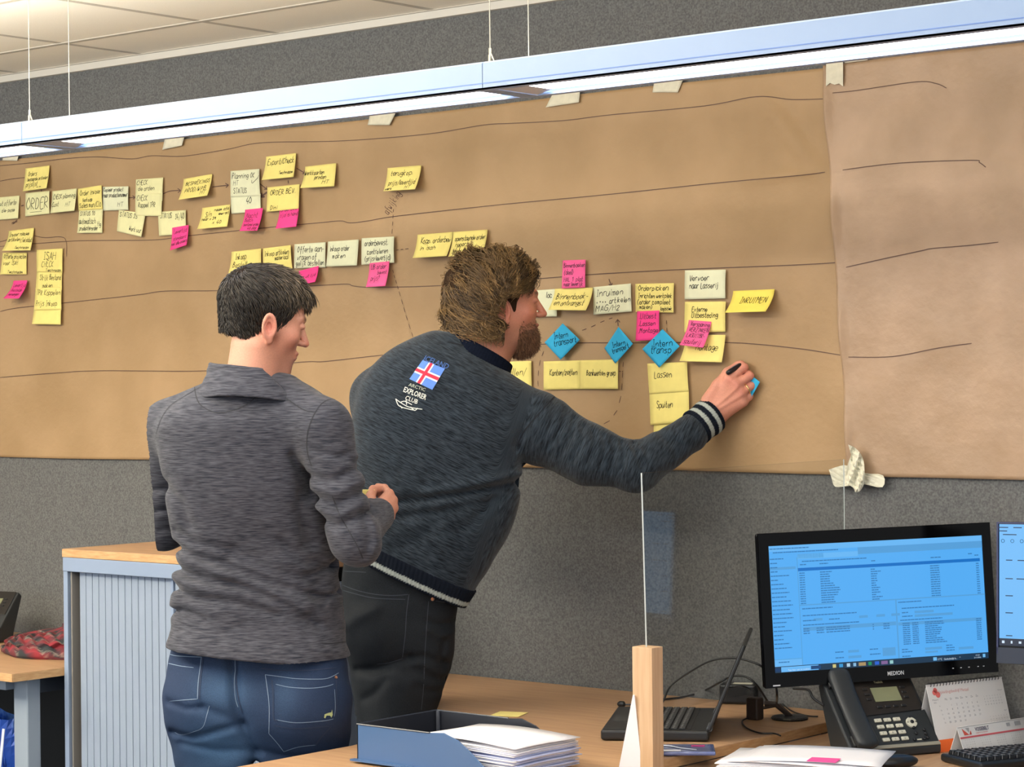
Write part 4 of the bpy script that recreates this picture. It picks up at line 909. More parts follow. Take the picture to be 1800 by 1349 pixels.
# ================================================================== DESK PHONES
def phone(p1, p2, label, slant=52, hgt=.170, detail=True, z0=D2):
    """front edge from p1 (viewer's left) to p2; the face rises away from it"""
    x = p2-p1; x[2] = 0; Wd = np.linalg.norm(x); x /= Wd
    b = np.array([-x[1], x[0], 0])                     # backwards
    s = math.radians(slant); fz = b*math.cos(s)+np.array([0, 0, 1])*math.sin(s); nn = np.cross(x, fz)
    o = np.array([p1[0], p1[1], z0+.018])
    ph = thing('desk_phone', (o[0]+x[0]*Wd/2, o[1]+x[1]*Wd/2, z0), label, 'phone', 'black desk phones')
    K = lambda u, v, d=0: o+x*u*Wd+fz*v*hgt+nn*d
    ax = [x, fz, nn]
    m_ph = mat('phone_black', '#2a2d2f', .42, spec=.4); m_pp2 = mat('phone_panel', '#24201d', .3, spec=.5); m_k = mat('phone_key', '#c9c6b4', .5); m_kd = mat('phone_key_dark', '#17181a', .4)
    body = MB(); prof = [(0, -.018), (0, 0), (0, .0)]
    A_ = [o+np.array([0, 0, -.016]), o+np.array([0, 0, .002]), K(0, 1, 0), K(0, 1, -.022), o+b*.09+np.array([0, 0, -.016])]
    B_ = [p+x*Wd for p in A_]
    body.add(A_+B_, [tuple(range(5)), tuple(range(5, 10))[::-1]]+[(i, 5+i, 5+(i+1) % 5, (i+1) % 5) for i in range(5)])
    bd = build('body', body, m_ph, ph, bevel=.004, seg=2, recalc=True)
    build('front_strip', MB().box(K(.5, .035, .001), (Wd*.99, .009, .004), ax), mat('phone_strip', '#8f8b7c', .4), ph, bevel=.001)
    pn = MB().prism([(.30*Wd, .46*hgt), (.965*Wd, .50*hgt), (.965*Wd, .99*hgt), (.30*Wd, .99*hgt)], .0025, ax, o+nn*.001)
    build('display_panel', pn, m_pp2, ph, bevel=.0015)
    build('lcd', MB().box(K(.63, .735, .0042), (.30*Wd, .125*hgt*1.55, .0014), ax), mat('lcd_green_grey', '#7d8062', .25, spec=.4), ph)
    kk = None; ks = []
    for u in (.42, .84):
        for v in (.82, .75, .68): ks.append((u, v, .055))
    for u in (.50, .59, .68, .77): ks.append((u, .565, .06))
    for u, v, w_ in ks: build('soft_key', MB().box(K(u, v, .0045), (w_*Wd, .006, .003), ax), m_kd, ph, bevel=.001, seg=1)
    t_ = MB(); put_text(t_, 'Yealink', K(.55, .895, .0040), x, fz, height=.0065, width=.024, bold=.01)
    put_text(t_, 'HD', K(.12, .915, .0275), x, fz, height=.006, width=.010, bold=.01)
    build('brand_lettering', t_, mat('phone_print', '#cbbf95', .5), ph, kind='stuff')
    kn = None
    legends = ['1', '2', '3', '4', '5', '6', '7', '8', '9', '*', '0', '#']
    tl = MB()
    for r in range(4):
        for c in range(3):
            u = .42+c*.105; v = .39-r*.088
            build('number_key', MB().box(K(u, v, .0025), (.078*Wd, .0095, .005), ax), m_k, ph, bevel=.0018)
            put_text(tl, legends[r*3+c], K(u-.012, v-.016, .0053), x, fz, height=.0045)
    build('key_legends', tl, m_black, ph, kind='stuff')
    build('navigation_ring', MB().lathe([(.0135, 0), (.0135, .004), (.011, .005)], K(.775, .33, .001), 24, ax), m_k, ph)
    build('ok_button', MB().lathe([(.0045, 0), (.0045, .007), (.003, .008)], K(.775, .33, .001), 16, ax), m_kd, ph)
    for u, v in ((.775, .395), (.775, .262), (.735, .33), (.818, .33), (.775, .18), (.88, .22), (.88, .165), (.88, .11), (.73, .10), (.84, .10)):
        build('function_key', MB().lathe([(.0038, 0), (.0038, .004), (.002, .005)], K(u, v, .001), 12, ax), m_kd, ph)
    build('volume_mark', MB().box(K(.785, .10, .0015), (.012, .003, .001), ax), m_k, ph)
    # handset at the left: curved bar with thicker ends
    def hs(u, v):
        a = 2*math.pi*u; vv = v
        th = .010+.006*(abs(vv-.5)*2)**2; wd = .0265+.003*(abs(vv-.5)*2)**2
        endf = max(0, 1-((abs(vv-.5)*2))**14)**.5
        ca, sa = math.cos(a), math.sin(a)
        r_ = (abs(ca)**3+abs(sa)**3)**(-1/3)
        lift = .020-.004*math.sin(math.pi*vv)
        return K(.155+.0, -.03+1.12*vv, lift)+x*wd*ca*r_*(endf*.8+.2 if endf > 0 else .2)+nn*th*sa*r_*max(endf, .15)
    hm = MB().grid(hs, 24, 28); nv = 25
    hm.f += [tuple(range(24))[::-1], tuple(28*25+k for k in range(24))]
    build('handset', hm, m_ph, ph, smooth=True)
    build('cradle', MB().box(K(.155, .12, .005), (.24*Wd, .03, .012), ax).box(K(.155, .93, .005), (.24*Wd, .025, .012), ax), m_kd, ph, bevel=.003)
    fl = MB(); fl.add([K(.1, .9, -.02), K(.9, .9, -.02), o+b*.135+x*.85*Wd+np.array([0, 0, -.017]), o+b*.135+x*.15*Wd+np.array([0, 0, -.017])], [(0, 1, 2, 3)])
    r_ = build('rear_stand', fl, m_kd, ph); s_ = r_.modifiers.new('s', 'SOLIDIFY'); s_.thickness = .004
    c_ = K(.12, -.03, .018)
    build('handset_cord', MB().tube(bez([c_, c_-fz*.01+np.array([0, 0, -.006]), np.array([*(c_+x*.012-b*.03)[:2], z0+.006]), np.array([*(c_+x*.03-b*.07)[:2], z0+.004])], 6), .0018, 6), m_kd, ph, smooth=True)
    build('side_cord', MB().tube(bez([K(-.0, .75, -.03), K(-.08, .86, -.03), K(-.10, .98, -.03), K(-.2, 1.08, -.05)], 6), .0032, 6), m_kd, ph, smooth=True)
    return ph
p1 = on_z(1497, 1338, D2); p2 = on_z(1655, 1325, D2)
phone(p1.copy(), p1+(p2-p1)*1.0, 'black desk phone with handset and number keys in front of the big monitor', slant=48, hgt=.198)
q2 = np.array([-1.66, -.33, D1-.005])
phone(np.array([-2.19, -.33, 0]), np.array([-1.985, -.28, 0]), 'black desk phone cut by the left picture edge, behind the tartan cloth', slant=48, hgt=.19, z0=D1-.005)
# ================================================================== CALENDARS
def tent(name, pl_, pr_, h, dep, label, nm=None):
    x = pr_-pl_; x[2] = 0; Wd = np.linalg.norm(x); x /= Wd; b = np.array([-x[1], x[0], 0]); o = np.array([pl_[0], pl_[1], D2+.0005])
    fz = b*(dep/2)+np.array([0, 0, h]); Lf = np.linalg.norm(fz); fz /= Lf; nn = np.cross(x, fz)
    t = thing(name, tuple(o+x*Wd/2), label, 'calendar', 'desk calendars')
    K = lambda u, v, d=0: o+x*u*Wd+fz*v*Lf+nn*d
    m_c = mat('calendar_card', '#dcdad8', .6, spec=.2)
    a = MB().box(K(.5, .5, -.001), (Wd, Lf, .0012), [x, fz, nn]); build('front_leaf', a, m_c, t)
    fz2 = -b*(dep/2)+np.array([0, 0, h]); fz2 /= Lf; n3 = np.cross(fz2, x)
    build('rear_leaf', MB().box(o+x*Wd/2+b*dep+fz2*Lf/2+n3*-.001, (Wd, Lf, .0012), [x, fz2, n3]), m_c, t)
    build('base_leaf', MB().box(o+x*Wd/2+b*dep/2+np.array([0, 0, .0008]), (Wd, dep, .0012), [x, b, (0, 0, 1)]), m_c, t)
    return t, K, x, fz, nn, Wd, Lf
ca, cb_ = on_z(1652, 1324, D2), on_z(1785, 1306, D2)
t1, K, x, fz, nn, Wd, Lf = tent('desk_calendar', ca.copy(), cb_.copy(), .150, .085, 'white spiral bound desk calendar with red logo and orange foot, right of the desk phone')
build('orange_band', MB().box(K(.5, .09, .0001), (Wd, Lf*.18, .0006), [x, fz, nn]), mat('orange_print', '#ee6a25', .5), t1)
sp = [MB().tube([K(.05+k*.0405, .965, .001), K(.05+k*.0405, .99, .004), K(.05+k*.0405, 1.02, .002), K(.05+k*.0405, 1.02, -.008)], .0009, 5) for k in range(23)]
for s_ in sp: build('spiral_ring', s_, m_dark, t1)
logo = MB()
for (u, v, r1) in ((.10, .905, .004), (.085, .875, .004), (.125, .84, .0045), (.10, .89, .003)): logo.lathe([(r1*1.6, 0), (r1*1.6, .0003)], K(u, v, .0002), 12, [x, fz, nn])
build('red_logo', logo, mat('red_print', '#e0726c', .5), t1, kind='stuff')
tx = MB(); put_text(tx, 'Opleidingsbedrijf Metaal', K(.13, .85, .0003), x, fz, height=.0075, width=Wd*.40); build('heading_lettering', tx, mat('rose_print', '#d49a94', .5), t1, kind='stuff')
tx = MB(); put_text(tx, 'Maart', K(.04, .755, .0003), x, fz, height=.004, width=Wd*.075); put_text(tx, '2022', K(.05, .715, .0003), x, fz, height=.0035)
cols = [.17+.0675*k for k in range(7)]
for c, s_ in zip(cols, ('Ma', 'Di', 'Wo', 'Do', 'Vr', 'Za', 'Zo')): put_text(tx, s_, K(c+.03, .745, .0003), x, fz, height=.0048)
day = 1
for r in range(5):
    put_text(tx, str(9+r), K(.115+r*.006, .655-.062*r, .0003), x, fz, height=.0036)
    for c in range(7):
        if r == 0 and c < 1: continue
        if day > 31: break
        put_text(tx, str(day), K(cols[c]+.03+r*.0, .655-.062*r, .0003), x, fz, height=.0045); day += 1
for (u0, v0, mn, n0) in ((.71, .80, 'Februari', 28), (.74, .49, 'April', 30)):
    put_text(tx, mn, K(u0+.2, v0, .0003), x, fz, height=.0032); d = 1
    for r in range(5):
        for c in range(7):
            if d > n0: break
            put_text(tx, str(d), K(u0+c*.036, v0-.07-.042*r, .0003), x, fz, height=.0028); d += 1
build('calendar_lettering', tx, mat('grey_print', '#8d8f96', .6), t1, kind='stuff')
ca, cb_ = on_z(1698, 1333, D2), on_z(1806, 1316, D2)
dd = (cb_-ca)
t2, K, x, fz, nn, Wd, Lf = tent('desk_calendar', ca.copy(), ca+dd*1.55, .066, .052, 'low white tent calendar lettered VOSSEBELT behind the black keyboard')
build('red_stripe', MB().box(K(.5, .63, .0001), (Wd, Lf*.055, .0005), [x, fz, nn]), mat('red_stripe', '#cf5f66', .5), t2)
tx = MB(); put_text(tx, 'VOSSEBELT', K(.17, .79, .0003), x, fz, height=.0085, width=.047, bold=.02); build('brand_lettering', tx, mat('navy_print', '#3a3152', .5), t2, kind='stuff')
tx = MB(); put_text(tx, 'voegwerk en renovatie', K(.17, .71, .0003), x, fz, height=.003, width=.040); tx.add([K(.04, .93, .0003), K(.10, .70, .0003), K(.05, .70, .0003)], [(0, 1, 2)]); tx.add([K(.10, .70, .0003), K(.125, .70, .0003), K(.125, .84, .0003)], [(0, 1, 2)])
build('logo_red', tx, mat('red_logo', '#d0584a', .5), t2, kind='stuff')
tx = MB(); tx.add([K(.075, .93, .0003), K(.115, .93, .0003), K(.105, .76, .0003)], [(0, 1, 2)]); tx.box(K(.52, .85, .0002), (.012, .008, .0003), [x, fz, nn]); tx.box(K(.62, .85, .0002), (.02, .010, .0003), [x, fz, nn])
build('logo_grey', tx, mat('grey_logo', '#a6a6a8', .5), t2, kind='stuff')
tx = MB()
for m_ in range(6):
    d = 1
    for r in range(7):
        for c in range(5): put_text(tx, str((d*5+r) % 30+1), K(.04+m_*.16+c*.021, .53-.078*r, .0003), x, fz, height=.0024); d += 1
build('calendar_lettering', tx, MATS['grey_print'], t2, kind='stuff')
# ================================================================== KEYBOARD, PENS
ka = on_z(1652, 1330, D2+.012); kb_ = on_z(1806, 1316, D2+.012); x = kb_-ka; x[2] = 0; x /= np.linalg.norm(x); f_ = np.array([x[1], -x[0], 0])
kbd = thing('keyboard', (ka[0]+x[0]*.22+f_[0]*.08, ka[1]+x[1]*.22+f_[1]*.08, D2), 'black computer keyboard in the lower right corner before the VOSSEBELT calendar', 'keyboard')
kc = np.array([ka[0], ka[1], 0])+x*.225+f_*.078
build('case', MB().box(kc+np.array([0, 0, D2+.010]), (.45, .156, .018), [x, f_, (0, 0, -1)]), m_dark, kbd, bevel=.006, seg=3)
k0 = None
for r in range(6):
    for c in range(22):
        p = np.array([0, 0, 0])+x*(.0195*c)+f_*(.0205*r)
        if k0 is None:
            base_ = np.array([ka[0], ka[1], D2+.023])+x*.02+f_*.024
            V = [base_+sx*.0085*x*k_+sy*.0088*f_*k_+np.array([0, 0, hz]) for k_, hz in ((1, -.004), (.72, .005)) for sx, sy in ((-1, -1), (1, -1), (1, 1), (-1, 1))]
            k0 = build('key', MB().add(V, [(0, 3, 2, 1), (4, 5, 6, 7), (0, 1, 5, 4), (1, 2, 6, 5), (2, 3, 7, 6), (3, 0, 4, 7)]), mat('key_black', '#1b1c1f', .3, spec=.6), kbd, bevel=.0008, seg=1)
        else: dup(k0, kbd).location = Vector(p)
leg = MB()
for r in range(6):
    for c in range(22): leg.box(np.array([ka[0], ka[1], D2+.0283])+x*(.02+.0195*c-.002)+f_*(.024+.0205*r-.001), (.005, .0015, .0002), [x, f_, (0, 0, 1)])
build('key_legends', leg, mat('legend_grey', '#b9bcbf', .6), kbd, kind='stuff')
pc = on_z(1575, 1345, D2+.01)
build('computer_mouse', MB().grid(lambda u, v: (pc+np.array([0, 0, -.009]))+x*.055*math.sin(math.pi*v)*math.cos(2*math.pi*u)*1.0+f_*.03*math.sin(math.pi*v)*math.sin(2*math.pi*u)+np.array([0, 0, .016*(1-math.cos(math.pi*v))*.5*2]), 24, 12), m_dark, label='black rounded mouse partly hidden behind the papers', cat='mouse', smooth=True) if True else None
# ================================================================== TARTAN CLOTH ON LEFT DESK
m_tart = bpy.data.materials.new('tartan_cloth'); m_tart.use_nodes = True; nt = m_tart.node_tree; N = nt.nodes; L_ = nt.links; b_ = N['Principled BSDF']; b_.inputs['Roughness'].default_value = .85
at = N.new('ShaderNodeAttribute'); at.attribute_name = 'Col'; L_.new(at.outputs['Color'], b_.inputs['Base Color'])
cc = np.array([-1.59, -.32]); ZD = D1-.004
nu, nv = 120, 60
V = []; C_ = []
def tcol(a, b):
    def band(t):
        t = t % 1
        if t < .38: return 'r'
        if t < .44: return 'k'
        if t < .50: return 'w'
        if t < .86: return 'k'
        return 'm'
    A1, B1 = band(a), band(b); cm = {'r': (.25, .02, .03), 'k': (.022, .026, .03), 'w': (.30, .25, .20), 'm': (.08, .02, .03)}
    x_, y_ = np.array(cm[A1]), np.array(cm[B1]); return (x_+y_)/2 if A1 != B1 else x_
for j in range(nv+1):
    for i in range(nu+1):
        u, v = i/nu, j/nv; a = 2*math.pi*u
        rr = (1-v*.0)
        # folded heap: stacked lobes
        h = .085*math.sin(math.pi*min(v, 1)*.5)**.8
        rad = math.cos(v*math.pi*.5)**.55
        lob = 1+.05*math.sin(3*a+4*v)+.03*math.sin(7*a-9*v)+.05*math.sin(v*22)
        X_ = cc[0]+.225*rad*lob*math.cos(a); Y_ = cc[1]+.150*rad*lob*math.sin(a)
        fold = .012*math.sin(5*X_*12+math.sin(Y_*30)*1.5+v*8)*(v > .05)
        V.append((X_, Y_, ZD+h*(.8+.2*math.cos(a-.5))+abs(fold)*1.0)); C_.append(tcol(X_*9+v*1.9+.25*math.sin(Y_*15), Y_*11+v*2.5+.2*math.sin(X_*20)))
Fc = [(j*(nu+1)+i, j*(nu+1)+i+1, (j+1)*(nu+1)+i+1, (j+1)*(nu+1)+i) for j in range(nv) for i in range(nu)]
tc = build('tartan_scarf', (V, Fc), m_tart, label='folded red black and grey tartan scarf heaped on the left desk', cat='scarf', smooth=True)
attr(tc, 'Col', np.array(C_), 'COL')
# ================================================================== PEOPLE: implicit surfaces meshed with surface nets
def L3(px, py, z): return np.array([(px-900)/F*z, -(py-674.5)/F*z, z])      # camera aligned frame: right, up, away
def toW(V): return CAM+V[:, :1]*R+V[:, 1:2]*U+V[:, 2:3]*D
def smin(a, b, k):
    h = np.maximum(k-np.abs(a-b), 0)/k
    return np.minimum(a, b)-h*h*h*k/6
def smax(a, b, k): return -smin(-a, -b, k)
def cone(Pt, a, ra, b, rb, sq=None):
    a = np.asarray(a, float); b = np.asarray(b, float); d = b-a; L2 = d@d
    q = Pt-a; t = np.clip((q@d)/L2, 0, 1)
    v = q-t[..., None]*d
    if sq is not None: v = v*np.asarray(sq)
    return np.sqrt((v*v).sum(-1))-(ra+(rb-ra)*t)
def ell(Pt, c, r, M=None):
    q = Pt-np.asarray(c, float)
    if M is not None: q = q@np.asarray(M).T
    r = np.asarray(r, float)
    k0 = np.sqrt(((q/r)**2).sum(-1)); k1 = np.sqrt(((q/(r*r))**2).sum(-1))+1e-9
    return k0*(k0-1)/k1
def chain(Pt, pts, k=.02):
    d = None
    for (a, ra), (b, rb) in zip(pts[:-1], pts[1:]):
        e = cone(Pt, a, ra, b, rb); d = e if d is None else smin(d, e, k)
    return d
def loft(Pt, origin, up, side, rows, n=2.3, phi=0):
    """rows: (t, left, right, half depth, depth offset) in metres"""
    rows = np.array(rows); up = up/np.linalg.norm(up)
    q = Pt-origin; t = q@up; s = q@side; dep = np.cross(up, side); c = q@dep
    if dep[2] < 0: c = -c
    tt = np.linspace(rows[0, 0], rows[-1, 0], 120)
    def cr(k):
        pts = bez([rows[i, [0, k]] for i in range(len(rows))], 10); pts = np.array(pts)
        return np.interp(t, pts[:, 0], pts[:, 1])
    l, r, h, o = cr(1), cr(2), cr(3), cr(4)
    cx = (l+r)/2; ax = np.maximum((r-l)/2, .01)
    x = s-cx; y = c-o
    if phi: x, y = x, y-x*math.tan(phi)*.6
    f = ((np.abs(x)/ax)**n+(np.abs(y)/h)**n)**(1/n)
    d = (f-1)*np.minimum(ax, h)
    e = np.maximum(rows[0, 0]-t, t-rows[-1, 0])
    return smax(d, e, .02)
def nets(f, lo, hi, h, chunk=24):
    lo = np.array(lo); hi = np.array(hi); n = np.ceil((hi-lo)/h).astype(int)+1
    ax = [lo[i]+h*np.arange(n[i]) for i in range(3)]
    vol = np.empty(n, np.float32)
    for i in range(0, n[0], chunk):
        g = np.stack(np.meshgrid(ax[0][i:i+chunk], ax[1], ax[2], indexing='ij'), -1)
        vol[i:i+chunk] = f(g)
    s = vol < 0
    acc = np.zeros((n[0]-1, n[1]-1, n[2]-1, 3), np.float32); cnt = np.zeros((n[0]-1, n[1]-1, n[2]-1), np.float32)
    edges = []
    for a in range(3):
        sl0 = [slice(None)]*3; sl1 = [slice(None)]*3; sl0[a] = slice(0, -1); sl1[a] = slice(1, None)
        v0 = vol[tuple(sl0)]; v1 = vol[tuple(sl1)]; cr = (v0 < 0) != (v1 < 0)
        I = np.argwhere(cr); t = (v0[cr]/(v0[cr]-v1[cr]))
        p = I.astype(np.float32).copy(); p[:, a] += t
        o = [x for x in range(3) if x != a]
        for da in (0, -1):
            for db in (0, -1):
                J = I.copy(); J[:, o[0]] += da; J[:, o[1]] += db
                ok = np.all(J >= 0, 1) & np.all(J < np.array(acc.shape[:3]), 1)
                idx = (J[ok, 0], J[ok, 1], J[ok, 2])
                np.add.at(acc, idx, p[ok]); np.add.at(cnt, idx, 1)
        edges.append((a, o, I, v0[cr] < 0))
    m = cnt > 0; vid = -np.ones(cnt.shape, np.int64); vid[m] = np.arange(m.sum())
    V = acc[m]/cnt[m][:, None]*h+lo
    Fs = []
    for a, o, I, ins in edges:
        ok = (I[:, o[0]] > 0) & (I[:, o[1]] > 0) & (I[:, o[0]] < cnt.shape[o[0]]) & (I[:, o[1]] < cnt.shape[o[1]])
        I = I[ok]; ins = ins[ok]; q = []
        for da, db in ((-1, -1), (0, -1), (0, 0), (-1, 0)):
            J = I.copy(); J[:, o[0]] += da; J[:, o[1]] += db; q.append(vid[J[:, 0], J[:, 1], J[:, 2]])
        q = np.stack(q, 1); flip = ins if a != 1 else ~ins
        q[~flip] = q[~flip][:, ::-1]
        Fs.append(q)
    Fc = np.concatenate(Fs); Fc = Fc[(Fc >= 0).all(1)]
    # (right, up, away) is a left-handed frame: flip for the world
    return V.astype(float), Fc[:, ::-1]
def fix_orient(Vw, Fc):
    a, b, c = Vw[Fc[:, 0]], Vw[Fc[:, 1]], Vw[Fc[:, 2]]
    vol = np.einsum('ij,ij->i', a-Vw.mean(0), np.cross(b-Vw.mean(0), c-Vw.mean(0))).sum()
    return Fc if vol > 0 else Fc[:, ::-1]
def flesh(name, f, lo, hi, h, m, parent, color=None, uvw=None, **k):
    V, Fc = nets(f, lo, hi, h)
    Vw = toW(V); Fc = fix_orient(Vw, Fc)
    o = build(name, (Vw, Fc.copy()), m, parent, smooth=True, **k)
    if len(o.data.vertices) == len(V):
        if color is not None: attr(o, 'Col', color(V), 'COL')
        attr(o, 'uvw', V if uvw is None else uvw(V))
    return o
def bump_lines(Pt, lines, z):
    """folds: polylines in pixels; (pts, amplitude, width). negative amplitude = groove. only near the camera side"""
    d = 0; w0_ = 1.25
    X, Y = Pt[..., 0], Pt[..., 1]
    for pts, amp, w in lines:
        q = [L3(p[0], p[1], z)[:2] for p in pts]; best = None
        for a, b in zip(q[:-1], q[1:]):
            e = b-a; t = np.clip(((X-a[0])*e[0]+(Y-a[1])*e[1])/(e@e), 0, 1)
            dd = (X-a[0]-t*e[0])**2+(Y-a[1]-t*e[1])**2
            best = dd if best is None else np.minimum(best, dd)
        d = d+amp*1.5*np.exp(-best/(w*w*w0_*w0_))
    return d
def wob(Pt, fx, fy, fz, s=0):
    x, y, z = Pt[..., 0], Pt[..., 1], Pt[..., 2]
    a = np.sin(fx*x+1.7*np.sin(fy*.4*y+s)+s)*np.sin(fy*y+1.3*np.sin(fx*.7*x+2*s)+fz*z)
    return a
# ---------------------------------------------------------------- head in its own frame: x right, y forward, z up
def head_frame(center, yaw_deg, pitch_deg, roll_deg=0):
    """yaw: 0 looks away from the camera, 90 looks to the right; pitch positive looks down"""
    y_, p_, r_ = map(math.radians, (yaw_deg, pitch_deg, roll_deg))
    fwd = np.array([math.sin(y_)*math.cos(p_), -math.sin(p_), math.cos(y_)*math.cos(p_)])
    rt = np.array([math.cos(y_), 0, -math.sin(y_)]); up = np.cross(fwd, rt)
    if up[1] < 0: up = -up
    rt, up = rt*math.cos(r_)+up*math.sin(r_), up*math.cos(r_)-rt*math.sin(r_)
    return np.array(center), np.stack([rt, fwd, up])              # rows
def head_sdf(Q, beard=0, size=1.0):
    """Q in head frame"""
    Q = Q/size; X = np.abs(Q[..., 0]); S = np.stack([X, Q[..., 1], Q[..., 2]], -1)
    d = ell(S, (0, -.014, .032), (.0755, .098, .083))
    d = smin(d, ell(S, (0, .028, -.02), (.064, .066, .078)), .03)
    d = smin(d, cone(S, (.052, .004, -.052), .014, (.012, .070, -.103), .016), .035)
    d = smin(d, ell(S, (0, .072, -.100), (.020, .020, .018)), .025)
    d = smin(d, ell(S, (0, .070, -.066), (.030, .024, .028)), .02)
    d = smin(d, cone(S, (.010, .086, .024), .009, (.042, .070, .024), .008), .018)      # brow
    d = smin(d, ell(S, (.040, .058, -.022), (.022, .022, .022)), .02)                       # cheek
    d = smax(d, -ell(S, (.031, .100, .006), (.017, .016, .012)), .016)                      # eye socket
    d = smin(d, cone(S, (0, .088, .014), .0065, (0, .1135, -.025), .0088), .012)              # nose
    d = smin(d, ell(S, (.010, .102, -.028), (.0085, .010, .007)), .008)
    d = smax(d, -ell(S, (.006, .106, -.036), (.003, .005, .003)), .002)
    d = smin(d, ell(S, (0, .094, -.0535), (.022, .0085, .0048)), .006)                      # lips
    d = smin(d, ell(S, (0, .092, -.0635), (.019, .0085, .0055)), .006)
    d = smax(d, -ell(S, (0, .1035, -.0585), (.022, .006, .0011)), .002)
    # eyelids
    d = smin(d, ell(S, (.031, .079, .008), (.0135, .0125, .0085)), .004)
    # ear
    t = math.radians(14); c0 = np.array([.0765, -.005, -.019])
    q = S-c0; y = q[..., 1]*math.cos(t)+q[..., 2]*math.sin(t); z = -q[..., 1]*math.sin(t)+q[..., 2]*math.cos(t); x = q[..., 0]-.28*np.maximum(-y, 0)
    rr = np.sqrt((y/.0175)**2+((z+.002*0)/(.031-.004*(z < 0)))**2)
    ring = np.sqrt(((rr-.84)*.019)**2+(x-.003)**2)-.0042
    disc = np.maximum(np.abs(x+.0035)-.0022, (rr-.85)*.018)
    inner = np.sqrt(((rr-.48)*.019)**2+(x-.0015)**2)-.0026
    lobe = ell(np.stack([x, y, z], -1), (.001, .004, -.028), (.0055, .0075, .0085))
    trag = ell(np.stack([x, y, z], -1), (.001, .0135, -.008), (.005, .004, .007))
    ear = smin(smin(smin(ring, disc, .004), smin(inner, lobe, .004), .003), trag, .004)
    ear = smin(ear, cone(np.stack([x, y, z], -1), (-.012, .008, .008), .006, (-.010, .008, -.018), .006), .006)
    d = smin(d, ear, .005)
    if beard:
        b = smax(smax(ell(S, (0, .047, -.078), (.060, .052, .047)), Q[..., 2]+.062, .01), -(Q[..., 1]-.010), .02)
        d = smin(d, b+.006*(1-beard), .012)
    return d*size
def to_head(Pt, fr): return (Pt-fr[0])@fr[1].T
def from_head(Q, fr): return fr[0]+Q@fr[1]
SK = np.array(lin('#d99a80')); SKR = np.array(lin('#c96a5c')); 
def blob(V, c, r): return np.exp(-(((V-np.array(c))/np.array(r))**2).sum(-1))[:, None]
def skin_cols(Vh, Vc, base, red, beardcol=None, beard=0, stub=.0):
    c = np.repeat(base[None], len(Vh), 0)
    S = Vh.copy(); S[:, 0] = np.abs(S[:, 0])
    for ce, r, w in (((.079, -.005, -.019), (.012, .024, .034), .55), ((0, .112, -.026), (.014, .014, .012), .5), ((.046, .062, -.026), (.024, .03, .026), .35), ((0, .094, -.058), (.021, .01, .008), .8)):
        b = np.clip(blob(S, ce, r)*w, 0, 1); c = c*(1-b)+red*b
    # brows
    b = np.clip(blob(S, (.031, .088, .026), (.019, .012, .0042))*1.0, 0, 1); c = c*(1-b)+np.array(lin('#4a3424'))*b
    if beardcol is not None and beard:
        m = 1/(1+np.exp(-((-.047-.30*np.clip(.04-S[:, 1], 0, .05)-S[:, 2])/.009))) * (1/(1+np.exp(-((S[:, 1]-.004)/.012)))) * (1/(1+np.exp(-((.19+S[:, 2])/.004))))
        m = np.maximum(m*.85, blob(S, (0, .098, -.044), (.030, .014, .0075))[:, 0]*.8)
        m = m*(1-.9*blob(S, (0, .1, -.0585), (.016, .014, .006))[:, 0])
        ck = blob(S, (.050, .055, -.03), (.02, .03, .024))[:, 0]; m = m*(1-.75*ck)
        m = (m*beard)[:, None]; c = c*(1-m)+beardcol*m
    if stub:
        m = (1/(1+np.exp(-((-.028-S[:, 2])/.01))) * (1/(1+np.exp(-((S[:, 1]-.0)/.012)))))*stub
        c = c*(1-m[:, None])+np.array(lin('#9a5a42'))*m[:, None]
        sb = blob(S, (.069, .020, -.036), (.018, .013, .020))*.85; c = c*(1-sb)+np.array(lin('#7d4630'))*sb      # side whiskers
    return c
m_skin = mat('skin', (1, 1, 1), .5, attr='Col', noise=.05, nscale=300, bump=.12, bscale=900, spec=.35)
m_skin.node_tree.nodes['Principled BSDF'].inputs['Subsurface Weight'].default_value = .12
m_skin.node_tree.nodes['Principled BSDF'].inputs['Subsurface Radius'].default_value = (.01, .004, .002)
m_hair = mat('hair', (1, 1, 1), .45, attr='Col', spec=.4); m_scalp = mat('hair_base', (1, 1, 1), .9, attr='Col', spec=.05)
